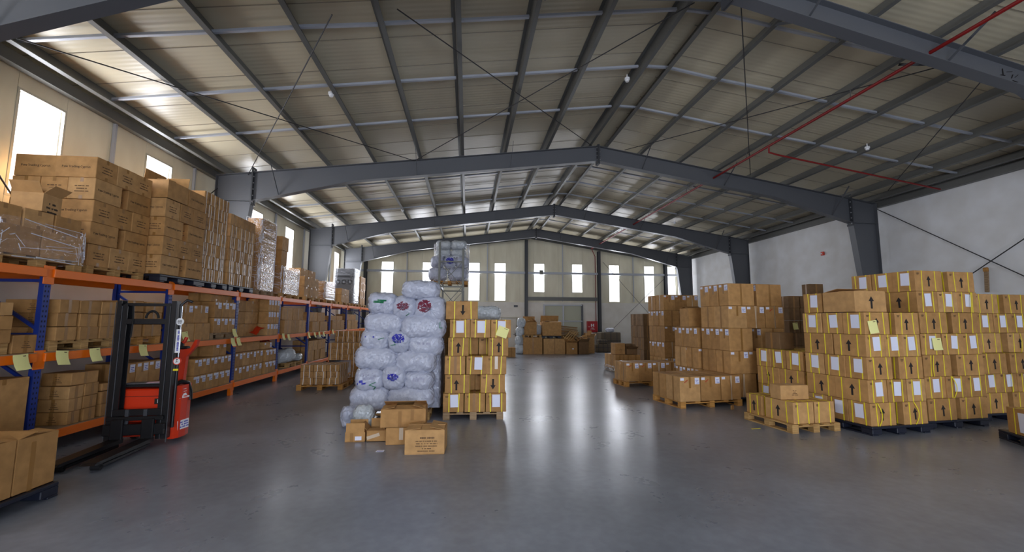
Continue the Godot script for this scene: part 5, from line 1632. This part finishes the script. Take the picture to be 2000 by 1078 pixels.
	pallet("wooden pallet under the farthest brown stack", off.call(r6, 5.0, 0.5, 0.6), 5 * deg, 1.0, 1.2, M.wood)
	stack(r6, 5, 1.0, 1.2, 0.146, 0.52, ["3", "2", "3", "2"], "dark", "of the farthest brown stack", gb)
	var r7 := Vector3(5.5, 0, -15.6)
	pallet("film-wrapped pallet under low cartons at the aisle's far end", off.call(r7, 5.0, 0.5, 0.5), 5 * deg, 1.0, 1.0, M.wood_grey)
	stack(r7, 5, 1.0, 1.0, 0.146, 0.5, ["3"], "other", "of the aisle-end load", gb)
	carton("single brown carton standing on the aisle-end load", gb, off.call(r7, 5.0, 0.24, 0.3, 0.65), 5 * deg, Vector3(0.4, 0.42, 0.4), 3, [["f", "stamp"]])
	open_carton("brown carton with a flap hanging out on the aisle-end load", gb, off.call(r7, 5.0, 0.72, 0.3, 0.65), 5 * deg, Vector3(0.42, 0.2, 0.4), -1, {"f": 2.6, "b": 1.4, "l": 1.8, "r": 1.2})
	film("crumpled clear film round the foot of the aisle-end load", off.call(r7, 5.0, 0.5, 0.5, 0.02), Vector3(1.04, 0.24, 1.04), 66, 5 * deg)
	# small dark cartons against the right wall
	var s8 := Vector3(9.35, 0, -11.6)
	pallet("wooden pallet under the small dark cartons by the wall", off.call(s8, 0.0, 0.55, 0.5), 0.0, 1.1, 1.0, M.wood)
	stack(s8, 0, 1.05, 0.9, 0.146, 0.36, ["3", "3", "3", "3", "3", "3", {"t": "3", "dx": 0.03}, {"t": "2", "dx": 0.1, "skip": [[0, 0], [0, 1], [0, 2]]}], "dark", "of the wall-side stack", "small dark cartons by the right wall")
	note("pale yellow note on the small dark cartons by the right wall", Vector3(9.5, 1.88, -11.57), 0.0, 0.16, 0.2, 0.05, 0.02)
	# scraps on the floor
	var sc := thing("carton_scrap", "tiny brown cardboard scrap on the floor by the orange pallet", "scrap", Vector3(5.75, 0, -8.95), 0.4)
	bxp(sc, "scrap", Vector3(0, 0.045, 0), Vector3(0.08, 0.09, 0.03), M.card1, 0.004)
	var ys := thing("strap_scrap", "short yellow strap scrap lying by the front wooden pallet", "scrap", Vector3(5.15, 0.003, -7.35), 0.2)
	bxp(ys, "strap", Vector3.ZERO, Vector3(0.2, 0.004, 0.015), M.yellow_strap)
	build_far_end()


func build_far_end() -> void:
	var g := "cartons by the end wall"
	pallet("wooden pallet between two stacked cartons by the end wall", Vector3(3.68, 0.95, -24.75), 0.0, 1.1, 0.9, M.wood)
	carton("big low carton at the left by the end wall door", g, Vector3(3.72, 0, -24.8), 0.0, Vector3(1.1, 0.945, 1.0), 0, [["f", "tape"]])
	open_carton("upright carton on a pallet above the left big carton", g, Vector3(3.6, 1.095, -24.75), 0.0, Vector3(0.72, 0.72, 0.7), 1, {"b": 1.5, "r": 0.9, "l": 0.3})
	for i in 4: bag("clear stuffed bag beside the left big cartons, %s from floor" % ["lowest", "second", "third", "highest"][i], "clear bags by the end wall", Vector3(3.0 + 0.03 * i, 0.28 + 0.5 * i, -24.6), 0.55, 0.54, 0.5, 0.5 * i, 180 + i, [], M.bag_clear)
	bag("clear bag squeezed between the two upper big cartons", "clear bags by the end wall", Vector3(4.1, 1.38, -24.9), 0.4, 0.6, 0.4, 0.3, 186, [], M.bag_clear)
	carton("big low carton right of the first, by the end wall", g, Vector3(4.97, 0, -24.8), 0.0, Vector3(1.26, 0.88, 1.0), 2, [["f", "tape"]])
	plastic_pallet("dark plastic pallet between big cartons by the end wall", Vector3(4.8, 0.885, -24.8), 0.0, 1.15, 0.95)
	open_carton("large pale carton on the dark pallet by the end wall", g, Vector3(4.85, 1.04, -24.8), 0.0, Vector3(1.1, 0.78, 0.85), 0, {"b": 1.2, "l": 0.2, "f": 0.1})
	carton("low carton base under the flattened cardboard", g, Vector3(5.95, 0, -25.3), 0.0, Vector3(0.8, 0.9, 0.7), 3, [["f", "tape"]])
	for i in 9:
		var t := thing("flat_cardboard", "flattened cardboard sheet in the pile by the closed gate, %s from the bottom" % ["first", "second", "third", "fourth", "fifth", "sixth", "seventh", "eighth", "topmost one, ninth"][i], "cardboard", Vector3(5.95 + j(0.08), 0.905 + i * 0.075, -25.3), j(0.1), "flattened cardboard sheets")
		bxp(t, "sheet", Vector3(0, 0.035, 0), Vector3(1.15, 0.03, 0.8), M["card%d" % (i % 5)], 0.006, Basis(Vector3(0, 0, 1), -0.03 - 0.008 * i))
		bxp(t, "fold", Vector3(0.02, 0.06, 0.02), Vector3(1.1, 0.012, 0.76), M.dark_card, 0.004, Basis(Vector3(0, 0, 1), -0.03 - 0.008 * i))
	open_carton("open carton with a paper label below the leaning frame", g, Vector3(5.97, 0, -24.4), 0.0, Vector3(0.62, 0.66, 0.5), 1, {"b": 1.9, "l": 2.2, "r": 1.8, "f": 2.7}, [["f", "slip"]])
	open_carton("open carton stuffed with cardboard scraps by the cabinet", g, Vector3(6.65, 0, -24.4), 0.0, Vector3(0.58, 0.7, 0.5), -1, {"b": 1.5, "l": 2.3, "r": 2.0, "f": 2.4})
	open_carton("tall open carton below the red cabinet", g, Vector3(7.2, 0, -25.0), 0.1, Vector3(0.5, 0.95, 0.5), 2, {"b": 1.3, "l": 1.1, "r": 2.2, "f": 2.2})
	var i2 := 0
	for q in [[6.5, 0.82, 0.5], [6.78, 0.86, -0.6], [6.62, 0.98, 0.2], [7.05, 1.2, 0.9]]:
		var t := thing("cardboard_scrap", "folded cardboard scrap sticking out of open cartons, %s" % ["left one", "right one", "upper one", "highest one"][i2], "cardboard", Vector3(q[0], q[1], -24.45), q[2])
		bxp(t, "sheet", Vector3.ZERO, Vector3(0.36, 0.01, 0.26), M["card%d" % i2], 0.002, Basis(Vector3(0, 0, 1), q[2]))
		bxp(t, "folded_edge", Vector3(0.1, 0.05, 0.1), Vector3(0.22, 0.01, 0.14), M.card2, 0.002, Basis(Vector3.RIGHT, 0.9))
		i2 += 1
	var fr := thing("leaning_frame", "pale wooden frame leaning on the open cartons by the gate", "wooden frame", Vector3(5.85, 1.12, -24.2))
	for k in 4:
		bxp(fr, "slat", Vector3(-0.12 + 0.12 * k, 0.0 - 0.04 * k, 0), Vector3(0.05, 0.68, 0.03), M.wood, 0.004, Basis(Vector3(0, 0, 1), -0.75))
	for k in 2:
		bxp(fr, "rail", Vector3(-0.18 + 0.36 * k, -0.22 + 0.3 * k, 0.02), Vector3(0.5, 0.06, 0.03), M.wood, 0.004, Basis(Vector3(0, 0, 1), -0.45))
	carton("small brown carton at the left by the personnel door", g, Vector3(2.25, 0, -22.6), 0.2, Vector3(0.45, 0.5, 0.45), 1, [["f", "tape"]])
	# wrapped dark bales
	var bales := [[Vector3(8.95, 0, -26.6), Vector3(1.3, 1.2, 0.9), "tall dark wrapped bale against the end wall"], [Vector3(8.25, 0, -25.9), Vector3(0.95, 0.5, 0.7), "low dark wrapped bale in front of the steel column"], [Vector3(8.3, 0.5, -25.95), Vector3(0.55, 0.25, 0.5), "small dark bundle on the low wrapped bale"]]
	for i in 3:
		var a: Array = bales[i]
		var t := thing("wrapped_bale", a[2], "bale", a[0])
		bxp(t, "bundle", Vector3(0, a[1].y * 0.5, 0), a[1], M.bale, 0.04)
		for k in 3: bxp(t, "binding", Vector3((k - 1) * a[1].x * 0.3, a[1].y * 0.5, 0), Vector3(0.03, a[1].y + 0.01, a[1].z + 0.012), M.steel_dark)
		bxp(t, "binding", Vector3(0, a[1].y * 0.55, 0), Vector3(a[1].x + 0.012, 0.03, a[1].z + 0.012), M.steel_dark)
	bag("white bundle lying on top of the tall dark bale", "", Vector3(9.0, 1.33, -26.5), 0.5, 0.28, 0.4, 0.3, 190)
	# cartons on a dark pallet in the near left corner
	plastic_pallet("dark plastic pallet in the near left corner", Vector3(-4.85, 0, -4.55), PI * 0.5, 1.5, 0.95)
	open_carton("large brown carton with folded flaps in the near left corner", g, Vector3(-4.86, 0.15, -5.08), PI * 0.5, Vector3(0.42, 0.54, 0.86), 3, {"f": 0.12, "b": 0.3, "l": 0.2, "r": 0.1}, [["f", "tape"]])
	open_carton("nearest brown carton, cut by the left picture edge", g, Vector3(-4.86, 0.15, -4.5), PI * 0.5, Vector3(0.7, 0.55, 0.86), 3, {"f": 0.15, "b": 0.4, "l": 0.1, "r": 0.1}, [["f", "scribble"]])


func _ready() -> void:
	rng.seed = 20240611
	make_view()
	make_materials()
	build_shell()
	build_steel()
	build_rack()
	rack_load()
	build_centre()
	build_right()
